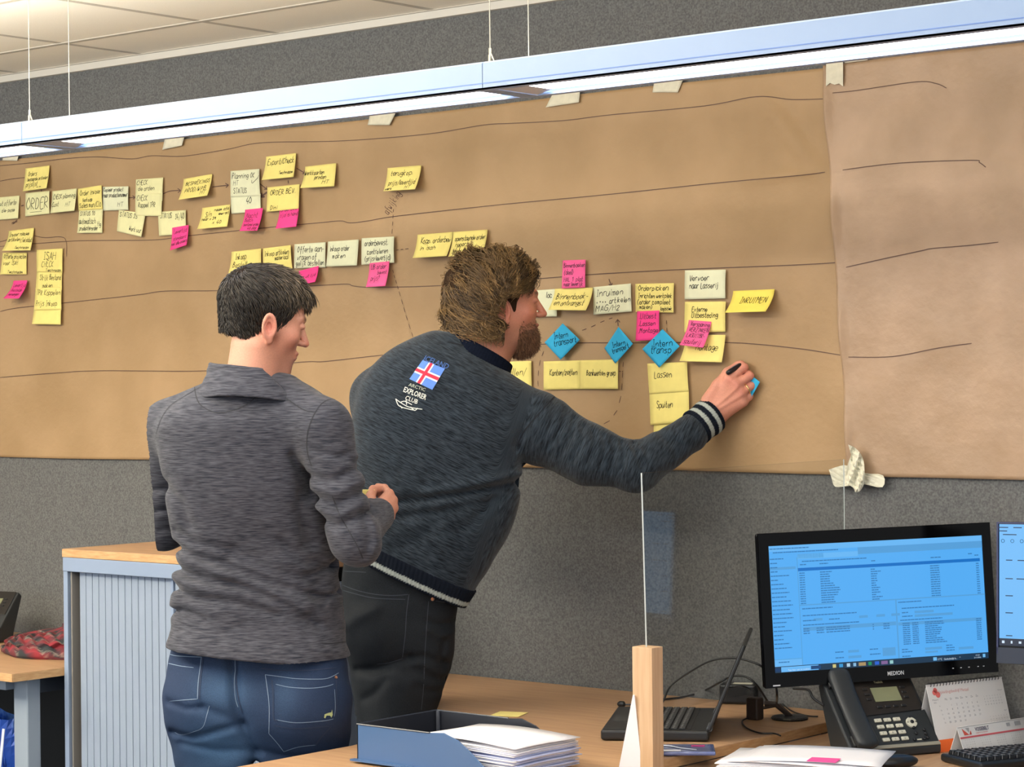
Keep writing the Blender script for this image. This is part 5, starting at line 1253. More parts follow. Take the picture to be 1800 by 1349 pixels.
def hair_tubes(roots, path_fn, length, seg, w0, cols, name, parent, fr, label=None, size=1.0, kind='stuff'):
    """roots (N,3) head frame; path_fn(p, i, k) advances all strands one step; 3-sided tapered tubes"""
    N = len(roots); P_ = [roots]; p = roots.copy()
    for k in range(seg):
        p = path_fn(p, k/seg, length/seg); P_.append(p)
    P_ = np.stack(P_, 1)*size                                    # N, seg+1, 3
    T = np.gradient(P_, axis=1); T /= np.linalg.norm(T, axis=2, keepdims=True)+1e-9
    ref = np.array([.3, .2, .93]); A_ = np.cross(T, ref); A_ /= np.linalg.norm(A_, axis=2, keepdims=True)+1e-9; B_ = np.cross(T, A_)
    prof = np.array([.9]+[1.0]*(seg-2)+[.7, .12]) if seg > 2 else np.ones(seg+1)
    w = np.asarray(w0)[:, None, None]*prof[None, :, None]
    rings = [P_+w*(math.cos(a)*A_+math.sin(a)*B_) for a in (0, 2.094, 4.189)]
    V = np.stack(rings, 2).reshape(-1, 3)                       # N*(seg+1)*3
    base = (np.arange(N)*(seg+1)*3)[:, None, None]; s_ = (np.arange(seg)*3)[None, :, None]; j = np.arange(3)[None, None, :]; jn = (j+1) % 3
    Fc = np.stack([base+s_+j, base+s_+jn, base+s_+3+jn, base+s_+3+j], -1).reshape(-1, 4)
    Vc = from_head(V, fr); Vw = toW(Vc)
    o = build(name, (Vw, Fc), m_hair, parent, smooth=True, label=label, kind=kind)
    tgrad = np.linspace(0, 1, seg+1)
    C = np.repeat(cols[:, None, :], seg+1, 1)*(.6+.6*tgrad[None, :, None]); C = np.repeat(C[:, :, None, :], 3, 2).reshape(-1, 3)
    if len(o.data.vertices) == len(C): attr(o, 'Col', C, 'COL')
    return o
def eyeballs(fr, parent, size=1.0):
    for s in (-1, 1):
        c = from_head(np.array([s*.031, .0735, .0045])*size, fr); q = MB(); ax = [fr[1][0], fr[1][2], fr[1][1]]
        axw = [a[0]*R+a[1]*U+a[2]*D for a in ax]; cw = toW(c[None])[0]; r_ = .0108*size
        q.lathe([(r_*math.sin(t), -r_*math.cos(t)) for t in np.linspace(.05, 3.09, 12)], cw, 16, axw)
        e = build('eyeball', q, mat('eye_white', '#dcd3cb', .2, spec=.6), parent, smooth=True)
        q = MB(); q.lathe([(.0001, .0110*size), (.0048*size, .0107*size), (.0052*size, .0095*size)], cw, 16, axw); build('iris', q, mat('iris', '#3a3a36', .2), e)
def finger(Pt, pts, r0, r1):
    n = len(pts)-1; return chain(Pt, [(pts[i], r0+(r1-r0)*i/n) for i in range(n+1)], .004)
# ================================================================== MAN 1 (nearer, dark hair, slate sweater)
Z1 = 5.32; k1z = Z1/F
man1 = thing('person', tuple(CAM*[1, 1, 0]+(L3(450, 0, Z1)[0]*R+Z1*D)*[1, 1, 0]), 'man with short dark hair in slate melange sweater and blue jeans, standing with back turned, nearest the camera', 'person')
man1.location = (float(P(450, 700, Z1)[0]), float(P(450, 700, Z1)[1]), 0)
man1['label'] = 'man with short dark hair in slate sweater and blue jeans, standing with back turned'
J1 = lambda x, y, dz=0: L3(x, y, Z1+dz)
def rows_px(rows, cx, cy, z):
    """(y, xl, xr, half depth m, depth offset m)"""
    out = []
    for y, xl, xr, h, o in rows: out.append((-(y-cy)/F*z, (xl-cx)/F*z, (xr-cx)/F*z, h, o))
    return sorted(out)
T1 = rows_px([(668, 395, 520, .055, .03), (690, 345, 560, .085, .02), (715, 305, 585, .105, .01), (745, 282, 592, .118, 0), (790, 282, 585, .125, 0), (850, 292, 576, .125, -.005), (905, 300, 580, .118, -.005), (950, 308, 586, .112, 0), (1000, 310, 592, .115, 0), (1050, 306, 600, .122, 0), (1100, 302, 606, .128, -.005), (1150, 296, 612, .150, -.020), (1200, 296, 614, .155, -.024)], 450, 900, Z1)
UPV = np.array([0, 1, 0.]); SIDE = np.array([1, 0, 0.])
fold1 = [([(313, 958), (345, 972), (400, 985), (460, 1008), (520, 1032), (572, 1052)], -.0075, .0085), ([(308, 990), (350, 1008), (420, 1020), (500, 1050), (560, 1092)], -.008, .009),
 ([(312, 1030), (355, 1045), (430, 1052), (500, 1075)], -.006, .007), ([(303, 1072), (330, 1066), (372, 1078)], -.006, .006), ([(604, 985), (575, 1000), (540, 1008)], -.006, .007), ([(606, 1040), (580, 1046), (548, 1040)], -.005, .006),
 ([(330, 972), (400, 1000), (470, 1028), (540, 1065)], .005, .008), ([(420, 965), (480, 995), (560, 1020)], -.005, .012), ([(350, 850), (390, 900), (430, 950), (470, 985)], -.004, .016), ([(545, 830), (530, 890), (545, 950)], -.008, .014), ([(520, 800), (545, 840), (548, 870)], -.008, .008),
 ([(300, 850), (330, 880), (345, 920)], -.005, .012), ([(318, 930), (360, 950), (420, 960)], -.004, .009), ([(312, 1010), (380, 1030), (450, 1035), (540, 1075)], .004, .007), ([(500, 950), (540, 985), (580, 995)], -.005, .009)]
SR1, ER1, WR1 = J1(566, 752, -.07), J1(620, 945, -.10), J1(664, 905, .10)
SL1, EL1, WL1 = J1(300, 752, .05), J1(287, 930, .16), J1(400, 905, .32)
afold = [([(548, 835), (590, 842), (632, 822)], -.006, .007), ([(556, 872), (600, 884), (640, 862)], -.007, .008), ([(560, 905), (600, 922), (646, 900)], -.006, .007), ([(600, 800), (628, 812)], -.004, .006), ([(560, 790), (600, 800), (622, 792)], -.004, .007), ([(640, 900), (655, 940), (645, 975)], -.004, .007), ([(660, 915), (668, 945), (660, 970)], .003, .005), ([(598, 890), (620, 930), (640, 975)], -.003, .006),
 ([(252, 868), (280, 862), (300, 870)], -.006, .007), ([(256, 905), (290, 900)], -.006, .006), ([(264, 940), (295, 938)], -.005, .006), ([(552, 856), (596, 864), (638, 843)], .004, .006), ([(558, 890), (600, 903), (642, 882)], .004, .006)]
def sweater1(Pt):
    d = loft(Pt, L3(450, 900, Z1), UPV, SIDE, T1, 2.25, .25)
    d = smin(d, cone(Pt, J1(410, 700, .02), .055, SL1, .066), .07)
    d = smin(d, cone(Pt, J1(490, 700, 0), .055, SR1, .068), .06)
    d = d+bump_lines(Pt, fold1, Z1)*-1*(Pt[..., 2] < Z1+.03)
    arm = smin(cone(Pt, SR1, .068, ER1, .053), cone(Pt, ER1, .053, WR1, .040), .035)
    arm = smin(arm, ell(Pt, J1(632, 958, -.10), (.05, .052, .05)), .03)
    arml = smin(cone(Pt, SL1, .064, EL1, .050), cone(Pt, EL1, .050, WL1, .038), .03)
    arm = np.minimum(arm, arml)-bump_lines(Pt, afold, Z1-.05)-.0016*wob(Pt, 30, 75, 10, 1)
    d = d-.0030*wob(Pt, 20, 55, 12, .5)*np.clip((-.28-Pt[..., 1])/.12, .15, 1)-.0014*wob(Pt, 40, 110, 12, 1.5)*np.clip((-.30-Pt[..., 1])/.12, .1, 1)
    d = smin(d, arm, .024)
    # hem plane, slightly sloping
    hem = (L3(450, 1149, Z1)[1]+(Pt[..., 0]-L3(450, 0, Z1)[0])*-.105)-Pt[..., 1]
    d = smax(d, hem, .006)
    # neck opening
    return d
m_sw1 = mat('sweater_slate', '#1c1f2a', .85, col2='#52525a', nscale=9, stretch=(4, 46, 4, 1), detail=6, contrast=(.30, .70), bump=.35, bscale=60, spec=.2, sheen=.12, bdist=.0015)
sw1 = flesh('sweater', sweater1, J1(225, 1180, -.26)-[0, 0, 0], J1(712, 640, .42), .0052, m_sw1, man1, label='slate grey melange zip sweater')
# collar
def collar1(Pt):
    # a sloping tube around the neck, open at the top
    c = J1(446, 662, .02); ax_ = np.array([.06, .96, .22]); ax_ /= np.linalg.norm(ax_)
    q = Pt-c; t = q@ax_; v = q-t[..., None]*ax_
    r = np.sqrt((v[..., 0]/1.10)**2+(v[..., 1])**2+(v[..., 2]/.95)**2)
    sh = np.abs(r-(.096-.10*t-.5*np.maximum(-t-.01, 0)*-.6))-.0045
    tilt = q[..., 1]+.10*q[..., 0]+.9*np.maximum(q[..., 0]-.03, 0)
    return smax(smax(sh, tilt-.022, .006), -t-.075, .01)-.0008*np.sin(t*300)
flesh('collar', collar1, J1(340, 720, -.13), J1(560, 615, .17), .0032, m_sw1, man1)
# jeans
hipz = 0
def jeans1(Pt):
    T = rows_px([(1085, 312, 598, .110, .0), (1130, 306, 600, .115, .0), (1170, 296, 610, .125, 0), (1215, 291, 616, .135, -.006), (1260, 294, 614, .135, -.006), (1300, 302, 612, .12, 0), (1345, 318, 606, .10, .0)], 450, 1240, Z1)
    d = loft(Pt, L3(450, 1240, Z1), UPV, SIDE, T, 2.5)
    d = smin(d, ell(Pt, J1(372, 1235, -.045), (.098, .105, .10)), .05)
    d = smin(d, ell(Pt, J1(532, 1245, -.05), (.102, .11, .10)), .05)
    l1 = chain(Pt, [(J1(376, 1290, .0), .097), (J1(380, 1520, .02), .066), (J1(382, 1640, .04), .064), (J1(384, 1838, .05), .054)], .03)
    l2 = chain(Pt, [(J1(534, 1290, -.01), .103), (J1(532, 1520, .0), .068), (J1(531, 1640, .02), .066), (J1(530, 1838, .03), .056)], .03)
    d = smax(d, -cone(Pt, J1(449, 1345, -.3), .010, J1(449, 1345, .3), .010), .03)
    d = smin(d, np.minimum(l1, l2), .02)
    gr = [([(410, 1150), (415, 1190), (420, 1240), (436, 1290), (450, 1320)], -.010, .010), ([(300, 1290), (340, 1296), (390, 1280), (430, 1270)], -.005, .007), ([(318, 1308), (380, 1318), (440, 1318)], -.003, .008), ([(455, 1318), (500, 1330), (560, 1335)], -.004, .008), ([(360, 1240), (400, 1255), (430, 1275)], -.004, .009), ([(296, 1235), (330, 1243), (360, 1240)], -.004, .006)]
    d = d-bump_lines(Pt, gr, Z1-.1)*(Pt[..., 2] < Z1+.02)-.0014*wob(Pt, 45, 50, 20, 2)
    return smax(d, Pt[..., 1]-L3(450, 1128, Z1)[1], .006)
def jcol(V):
    c = np.repeat(np.array(lin('#24324c'))[None], len(V), 0)
    f = blob(V, L3(385, 1325, Z1-.12), (.075, .07, .3))*1.0+blob(V, L3(395, 1215, Z1-.15), (.06, .045, .3))*.55+blob(V, L3(500, 1215, Z1-.15), (.03, .06, .3))*.25
    f = np.clip(f, 0, 1); return c*(1-f)+np.array(lin('#466384'))*f
m_jn = mat('denim_blue', (1, 1, 1), .8, attr='Col', noise=.16, nscale=900, stretch=(1, .5, 1, 1), bump=.25, bscale=900, spec=.2, detail=2)
jn1 = flesh('jeans', jeans1, J1(262, 1860, -.24), J1(655, 1120, .22), .0060, m_jn, man1, color=jcol, label='faded dark blue denim jeans')
bj = bvh_of(jn1); m_st = mat('stitch_light', '#76899f', .7); m_seam = mat('denim_seam_dark', '#1d2c47', .8)
def proj_lines(bv, lines, m, w, name, parent, lift=.0012, n=4):
    mb = MB()
    for l in lines: pstroke(mb, bv, bez([np.array(p, float) for p in l], n), w, lift)
    if mb.v: build(name, mb, m, parent, kind='stuff')
zx = lambda x, y: (240+x/4.2857, 1080+y/4.2857)
def Z7(*p): return [zx(a, b) for a, b in p]
proj_lines(bj, [Z7((245, 300), (300, 315), (400, 322), (490, 325)), Z7((490, 325), (478, 420), (465, 520), (460, 640)), Z7((245, 372), (330, 392), (430, 405)), Z7((250, 655), (350, 648), (455, 640)), Z7((740, 285), (745, 400), (735, 520), (745, 640), (765, 700)),
 Z7((970, 458), (1100, 475), (1200, 488), (1340, 492), (1440, 485), (1520, 445)), Z7((1050, 530), (1150, 552), (1300, 560), (1420, 548), (1480, 530)), Z7((970, 460), (985, 560), (1000, 700), (998, 900)), Z7((998, 900), (1060, 970), (1110, 1035)), Z7((1050, 795), (1200, 818), (1400, 805), (1480, 790)), Z7((1490, 570), (1495, 700), (1488, 770)), Z7((290, 890), (340, 908), (430, 885), (500, 850), (530, 760), (550, 690)), Z7((1110, 1035), (1220, 1000), (1350, 985))], m_st, .0007, 'stitching', jn1)
proj_lines(bj, [Z7((500, 330), (490, 420), (478, 520), (474, 640)), Z7((755, 290), (760, 400), (752, 520), (775, 660), (800, 740)), Z7((940, 410), (1100, 425), (1300, 425), (1500, 405)), Z7((1020, 500), (1030, 620), (1030, 780), (1060, 800)), Z7((270, 245), (400, 262), (540, 300)), Z7((780, 300), (900, 330), (1100, 360), (1400, 385)), Z7((1040, 840), (1200, 862), (1450, 845)), Z7((1460, 850), (1380, 940), (1350, 985)), Z7((1500, 480), (1505, 640), (1500, 760))], m_seam, .0016, 'seams', jn1)
rv = MB(); h_ = cast(bj, *zx(1500, 478), .002)
if h_: rv.tube([h_[0]-h_[1]*.002, h_[0]+h_[1]*.001], .0035, 10); build('rivet', rv, mat('copper', '#b98b72', .35, metal=.7), jn1)
em = MB(); dog = [(1410, 780), (1415, 755), (1440, 745), (1465, 740), (1470, 720), (1475, 760), (1465, 780), (1455, 765), (1430, 765), (1420, 785)]
hp = [cast(bj, *zx(*p), .0015) for p in dog]
if all(hp): em.add([h[0] for h in hp], [tuple(range(len(hp)))]); build('embroidered_mark', em, mat('embroidery_pale', '#a8b27c', .8), jn1)
# seams of the sweater
bs = bvh_of(sw1); zs = lambda *p: [(230+a/2.453, 620+b/2.453) for a, b in p]
m_seamg = mat('sweater_seam', '#2a2b30', .9)
proj_lines(bs, [zs((275, 150), (285, 200), (310, 235), (370, 260), (440, 250), (500, 225), (550, 180), (570, 150)), zs((905, 205), (850, 205), (810, 235), (780, 290), (762, 350), (760, 420), (780, 490)), zs((600, 150), (680, 205), (740, 245), (790, 260)), zs((300, 150), (230, 190), (170, 230), (130, 290), (110, 350)), zs((820, 1255), (870, 1255), (925, 1248)), zs((870, 620), (900, 700), (940, 770), (980, 840), (1000, 890))], m_seamg, .0013, 'seams', sw1, lift=.0008)
# head, neck and hands: one body mesh (core body lies under the clothes)
fr1 = head_frame(J1(463, 560, .02), 66, 17, -4); HS1 = 1.03
MB1 = {}
HW = J1(664, 905, .10)
def hand_right1(Pt):
    w = J1(660, 905, .085)
    k = [J1(684, 868, .135), J1(691, 880, .13), J1(692, 894, .125), J1(686, 909, .12)]
    d = cone(Pt, J1(655, 915, .03), .026, w, .024)
    for i, q in enumerate(k): d = smin(d, cone(Pt, w, .022, q, .0115), .018)
    for i, q in enumerate(k):
        p2 = q+np.array([-.006, .001*(2-i), .034]); p3 = p2+np.array([-.026, -.002, .006]); p4 = p3+np.array([-.010, -.004, -.018])
        d = smin(d, finger(Pt, [q, p2, p3, p4], .0098, .0078), .005)
    th = finger(Pt, [J1(657, 892, .085), J1(651, 874, .115), J1(656, 861, .14), J1(668, 860, .155)], .014, .0088)
    ix = finger(Pt, [J1(684, 868, .135), J1(676, 858, .165), J1(664, 856, .17)], .010, .0082)
    return smin(smin(d, th, .008), ix, .004)
def body1(Pt):
    d = head_sdf(to_head(Pt, fr1), 0, HS1)
    nk = cone(Pt, J1(446, 612, .0), .054, J1(443, 690, .01), .066)
    nk = smin(nk, cone(Pt, J1(490, 630, .05), .028, J1(468, 695, .05), .04), .04)
    d = smin(d, nk, .04)
    return d
def core1(Pt):
    d = loft(Pt, L3(450, 900, Z1), UPV, SIDE, [(r[0], r[1]+.03, r[2]-.03, min(r[3]-.04, .07), .0) for r in T1 if r[0] > L3(0, 1110, Z1)[1]-L3(0, 900, Z1)[1]], 2.25, .25)
    d = smin(d, cone(Pt, SR1, .03, ER1, .026), .01); d = smin(d, cone(Pt, ER1, .026, WR1, .024), .01)
    d = smin(d, cone(Pt, SL1, .03, EL1, .026), .01); d = smin(d, cone(Pt, EL1, .026, WL1, .024), .01)
    d = smin(d, chain(Pt, [(J1(380, 1240, .01), .075), (J1(380, 1520, .02), .05), (J1(384, 1838, .05), .04)], .02), .03)
    d = smin(d, chain(Pt, [(J1(530, 1240, .0), .075), (J1(532, 1520, .0), .05), (J1(530, 1838, .03), .042)], .02), .03)
    return smin(d, cone(Pt, J1(444, 700, .01), .05, J1(444, 660, 0), .05), .03)
def merge_body(parts, parent, colfn, label=None):
    Vs, Fs, n = [], [], 0
    for f, lo, hi, h in parts:
        V, Fc = nets(f, lo, hi, h); Vw = toW(V); Fc = fix_orient(Vw, Fc); Vs.append(V); Fs.append(Fc+n); n += len(V)
    V = np.concatenate(Vs); Fc = np.concatenate(Fs)
    o = build('body', (toW(V), Fc), m_skin, parent, smooth=True, label=label)
    if len(o.data.vertices) == len(V): attr(o, 'Col', colfn(V), 'COL'); attr(o, 'uvw', V)
    return o
def col1(V):
    c = skin_cols(to_head(V, fr1)/HS1, V, np.array(lin('#d39a82')), np.array(lin('#cf6f60')), stub=.35)
    return c
fist_left = lambda Pt: smin(cone(Pt, WL1, .024, J1(430, 898, .36), .026), finger(Pt, [J1(430, 905, .37), J1(445, 905, .38), J1(448, 897, .36)], .012, .009), .01)
merge_body([(body1, fr1[0]+[-.16, -.20, -.16], fr1[0]+[.16, .16, .18], .0026), (hand_right1, J1(628, 950, -.02), J1(712, 840, .21), .0018), (fist_left, J1(370, 940, .26), J1(470, 870, .43), .004), (core1, J1(240, 1870, -.2), J1(700, 650, .4), .014)], man1, col1)
eyeballs(fr1, man1, HS1)
build('note_pad', MB().box(toW(J1(648, 872, .125)[None])[0], (.030, .030, .006), [R, U, D]), MATS['sticky_yellow'], label='small yellow note pad held in the hand of the dark haired man', cat='note pad', bevel=.001)
# hair man 1
def head_surf_push(p, off):
    """push points to a given distance of the skull ellipsoid"""
    c = np.array([0, -.014, .032]); r = np.array([.0755, .098, .083])
    q = (p-c)/r; n = np.linalg.norm(q, axis=1, keepdims=True); s = c+(p-c)/n
    nn = (s-c)/(r*r); nn /= np.linalg.norm(nn, axis=1, keepdims=True)
    return s+nn*off, nn
def scalp_roots(N, mask):
    out = []
    while sum(len(o) for o in out) < N:
        v = rng.normal(size=(N*3, 3)); v /= np.linalg.norm(v, axis=1, keepdims=True)
        p = np.array([0, -.014, .032])+v*np.array([.0755, .098, .083]); p = p[mask(p)]; out.append(p)
    return np.concatenate(out)[:N]
def mask1(p):
    x, y, z = np.abs(p[:, 0]), p[:, 1], p[:, 2]
    back = (z > -.075) & (y < -.022)
    mid = (y >= -.025) & (y < .03) & (z > .018) ; side = (y >= .008) & (y < .042) & (z > -.012) & (x > .055)
    top = (y >= .03) & (z > .060-.35*(y-.05)*0)
    return back | mid | top | side
N1 = 7500; rt = scalp_roots(N1, mask1); whorl = np.array([.012, -.075, .085])
jit = rng.normal(size=(N1, 3))*.16; lenf = rng.uniform(.75, 1.15, N1)
topm = np.clip((rt[:, 2]-.03)/.06, 0, 1)*np.clip((rt[:, 1]+.05)/.06, 0, 1)
L1 = (.020+.026*topm)*lenf; liftf = rng.uniform(.3, 1.0, N1)
def push2(p, off, tap=.9):
    a, nn = head_surf_push(p, off); c = np.array([0, -.014]); r = np.array([.0755, .098])
    q = (p[:, :2]-c)/r; n = np.linalg.norm(q, axis=1, keepdims=True); tp = 1-tap*np.clip(.02-p[:, 2:3], 0, .2)
    s = c+(p[:, :2]-c)/n*tp; e = (s-c)/(r*r); e /= np.linalg.norm(e, axis=1, keepdims=True)
    b = np.concatenate([s+e*off, p[:, 2:3]], 1); w = np.clip((.032-p[:, 2:3])/.03, 0, 1)
    return a*(1-w)+b*w
def step1(p, t, _):
    d = p-whorl; d /= np.linalg.norm(d, axis=1, keepdims=True)+1e-6
    d = d+np.array([.0, .35, -.25])*1.0*(p[:, 2:3] > .03)+np.array([0, .0, -1.0])*(p[:, 2:3] <= .03)*1.1+jit
    nn = head_surf_push(p, 0)[1]; d = d-(d*nn).sum(1, keepdims=True)*nn*.92
    d /= np.linalg.norm(d, axis=1, keepdims=True); q = p+d*(L1/6)[:, None]
    return push2(q, (.005+(.020*topm+.007)*np.sqrt(t+.1)*liftf)[:, None], 3.9)
bc = np.array(lin('#2b221d')); hc = np.array(lin('#8a775f')); bc = np.array(lin('#17120f'))
mixh = np.clip(rng.beta(1.2, 3.5, N1)*(.22+1.0*topm)+topm*.10, 0, 1)[:, None]; cols = bc*(1-mixh)+hc*mixh
r1, _ = head_surf_push(rt, .003)
def hairshell1(Pt):
    Q = to_head(Pt, fr1); S = Q.copy(); S[..., 0] = np.abs(S[..., 0])
    d = smin(ell(Q, (0, -.016, .035), (.0800, .1015, .0865)), ell(Q, (0, -.044, -.028), (.058, .046, .040)), .02)
    cut = -(Q[..., 2]+.064)
    d = smax(d, cut, .01)
    face = smax(Q[..., 1]-.034, -(Q[..., 2]-.066), .01)*-1
    # remove the part in front of the hairline and around the ear
    rem = smin(ell(S, (.03, .105, -.005), (.09, .062, .072)), ell(S, (.09, .002, -.040), (.03, .034, .052)), .01)
    d = smax(d, -rem, .008)
    return d-.0012*np.sin(Q[..., 0]*220+Q[..., 1]*60)*np.sin(Q[..., 1]*160)
hs = flesh('hair', hairshell1, fr1[0]+[-.15]*3, fr1[0]+[.15]*3, .0032, m_scalp, man1, color=lambda V: np.repeat(np.array(lin('#231b17'))[None], len(V), 0), label='short dark brown hair')
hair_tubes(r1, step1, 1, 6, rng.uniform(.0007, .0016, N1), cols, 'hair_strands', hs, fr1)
# fringe tuft
Nf = 260; a = rng.uniform(0, 1, Nf); rf = np.stack([.035-.07*a+rng.normal(0, .004, Nf), .066+rng.normal(0, .004, Nf), .094+rng.normal(0, .003, Nf)], 1)
jf = rng.normal(size=(Nf, 3))*.18
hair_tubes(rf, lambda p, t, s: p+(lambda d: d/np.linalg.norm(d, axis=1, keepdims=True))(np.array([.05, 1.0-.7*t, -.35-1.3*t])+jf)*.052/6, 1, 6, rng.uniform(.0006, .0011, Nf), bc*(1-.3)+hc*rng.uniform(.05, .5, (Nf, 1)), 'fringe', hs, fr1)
# shoes
def shoe(parent, ank, fwd, col='#2b2b2e'):
    fw = np.array([fwd[0], 0, fwd[1]]); fw /= np.linalg.norm(fw); a_ = np.array([ank[0], -CAM[2]+.0, ank[2]])
    g0 = -(CAM[2])/1.0
    def f(Pt):
        base = np.array([ank[0], -1.58+.045, ank[2]])
        d = cone(Pt, base-fw*.05, .045, base+fw*.05, .047); d = smin(d, cone(Pt, base+fw*.05, .045, base+fw*.15+[0, -.012, 0], .034), .02); d = smin(d, cone(Pt, base+[0, .01, 0], .045, base+[0, .07, 0], .045), .03)
        return smax(d, -1.578-Pt[..., 1], .006)
    lo = np.array([ank[0]-.25, -1.585, ank[2]-.25]); hi = np.array([ank[0]+.25, -1.42, ank[2]+.27])
    return flesh('shoe', f, lo, hi, .009, mat('shoe_'+col, col, .5), parent)
shoe(man1, J1(384, 1838, .05), (.4, .9)); shoe(man1, J1(530, 1838, .03), (.55, .83))
# ================================================================== MAN 2 (at the wall, curly hair, knitted sweater)
Z2 = 5.84
J2 = lambda x, y, dz=0: L3(x, y, Z2+dz)
man2 = thing('person', (float(P(700, 700, Z2)[0]), float(P(700, 700, Z2)[1]), 0), 'bearded man with curly brown hair in dark knitted sweater, reaching to the wall', 'person')
O2 = J2(712, 1040); e2 = J2(800, 640)-O2; e2[2] = 0; e2 /= np.linalg.norm(e2); s2 = np.array([e2[1], -e2[0], 0])
u2 = Z2/F
T2 = [(-30, -114, 104, .125, 0), (0, -116, 110, .132, 0), (50, -118, 128, .135, 0), (100, -122, 145, .135, 0), (150, -130, 158, .135, 0), (200, -140, 164, .135, 0), (250, -152, 160, .135, 0), (300, -158, 158, .133, 0), (345, -152, 142, .125, .005), (385, -134, 112, .112, .012), (415, -112, 80, .095, .02), (440, -82, 50, .075, .03), (462, -50, 25, .05, .035)]
T2 = [(a*u2, b*u2, c*u2, h, o) for a, b, c, h, o in T2]
SR2, ER2, WR2 = J2(945, 752, .0), J2(1118, 822, -.06), J2(1240, 737, .035)
SL2, EL2, WL2 = J2(672, 702, .09), J2(672, 840, .22), J2(760, 930, .34)
zb = lambda *p: [(580+a/2.498, 560+b/2.498) for a, b in p]
zd = lambda *p: [(900+a/4.5, 640+b/4.5) for a, b in p]
fold2 = [(zb((870, 705), (760, 735), (600, 765), (450, 785), (300, 805)), -.010, .010), (zb((830, 690), (700, 715), (560, 745), (420, 768)), .006, .010), (zb((830, 740), (700, 790), (560, 825), (400, 860), (290, 870)), -.007, .010), (zb((860, 720), (760, 765), (620, 800), (480, 820)), .005, .010),
 (zb((720, 790), (640, 880), (560, 930)), -.005, .012), (zb((480, 880), (400, 960), (300, 1000)), -.004, .014), (zb((980, 350), (900, 430), (850, 500), (820, 560)), -.004, .008), (zb((850, 640), (880, 690), (860, 720)), -.008, .012)]
af2 = [(zd((200, 300), (140, 430), (60, 600)), -.004, .007), (zd((355, 300), (330, 420), (250, 560)), -.006, .008), (zd((430, 380), (390, 520), (300, 640)), -.006, .008), (zd((490, 440), (470, 560), (380, 700)), -.006, .007), (zd((560, 500), (560, 620), (480, 740)), -.005, .007), (zd((640, 545), (650, 660), (590, 780)), -.005, .007), (zd((720, 575), (745, 680), (690, 800)), -.005, .006), (zd((790, 600), (810, 700), (780, 830)), -.005, .006), (zd((860, 630), (890, 720), (870, 820)), -.006, .006), (zd((960, 640), (990, 720), (1020, 800)), -.007, .007), (zd((1020, 625), (1060, 700), (1060, 780)), -.004, .006), (zd((1180, 560), (1260, 640), (1300, 700)), -.003, .008), (zd((1290, 600), (1340, 640), (1360, 700)), -.003, .006)]
def sweater2(Pt):
    d = loft(Pt, O2, e2, s2, T2, 2.35, -.12)
    d = smin(d, cone(Pt, J2(830, 690, .02), .085, SR2, .086), .06)
    d = smin(d, cone(Pt, J2(740, 680, .04), .07, SL2, .08), .06)
    d = d-bump_lines(Pt, fold2, Z2-.1)*(Pt[..., 2] < Z2+.03)
    M_ = J2(1035, 800, -.04)
    arm = smin(cone(Pt, SR2, .090, M_, .073), cone(Pt, M_, .073, ER2, .060), .04)
    arm = smin(arm, cone(Pt, ER2, .060, J2(1210, 765, .005), .047), .035); arm = smin(arm, cone(Pt, J2(1210, 765, .005), .047, J2(1228, 748, .02), .041), .01)
    arml = smin(cone(Pt, SL2, .078, EL2, .058), cone(Pt, EL2, .058, WL2, .042), .04)
    arm = np.minimum(arm, arml)-bump_lines(Pt, af2, Z2-.08)-.0012*wob(Pt, 60, 30, 10, 2)
    d = smin(d, arm, .03)-.0016*wob(Pt, 30, 34, 12, .8)
    q = Pt-O2; t = q@e2; s = q@s2
    return smax(d, -(t+.2225*s-30*u2), .008)
m_sw2 = mat('sweater_knit', '#0c1119', .9, col2='#37414b', nscale=8, stretch=(5, 44, 5, 1), detail=6, contrast=(.33, .70), bump=.45, bscale=55, spec=.15, sheen=.15, bdist=.0015)
def uv2(V):
    q = V-O2; t = q@e2; s = q@s2
    # on the sleeve the knit runs across the arm
    a = SR2; b = ER2; d = (b-a)/np.linalg.norm(b-a); w = 1/(1+np.exp(-(V[:, 0]-J2(905, 0)[0]-.30*(V[:, 1]-J2(0, 760)[1]))/.004))
    nrm = np.array([-d[1], d[0], 0]); p1 = np.stack([s+t*-.25, t+s*.25, q[:, 2]], 1); qq = V-a; p2 = np.stack([qq@nrm, qq@d, qq[:, 2]], 1)
    return p1*(1-w[:, None])+p2*w[:, None]
sw2 = flesh('sweater', sweater2, J2(560, 1100, -.24), J2(1262, 575, .44), .0056, m_sw2, man2, uvw=uv2, label='dark blue grey knitted sweater with ribbed hem')
# hem band, ribbed with a pale stripe
m_rib = mat('rib_knit', (1, 1, 1), .9, attr='Col', noise=.12, nscale=500, bump=.2, bscale=500, spec=.15)
def ribcol(t, stripes, V):
    c = np.repeat(np.array(lin('#111722'))[None], len(V), 0); m = np.zeros(len(V))
    for a, b in stripes: m = np.maximum(m, (t > a) & (t < b))
    return c*(1-m[:, None])+np.array(lin('#9fa6a0'))*m[:, None]
def hem2(Pt):
    q = Pt-O2; t = q@e2; s = q@s2
    T = [(-60*u2, -108*u2, 100*u2, .126, 0), (-20*u2, -113*u2, 106*u2, .132, 0), (0, -115*u2, 112*u2, .135, 0), (50*u2, -119*u2, 130*u2, .138, 0), (100*u2, -122*u2, 145*u2, .138, 0)]
    d = loft(Pt, O2-e2*.0, e2, s2, T, 2.35, -.12)
    d = np.abs(d+.004)-.004
    ang = np.arctan2(q[..., 2]/.13, s/.16)
    tau = t+.2225*s-20*u2
    return smax(smax(d-.0012*np.sin(ang*95), tau-36*u2, .003), -tau, .003)
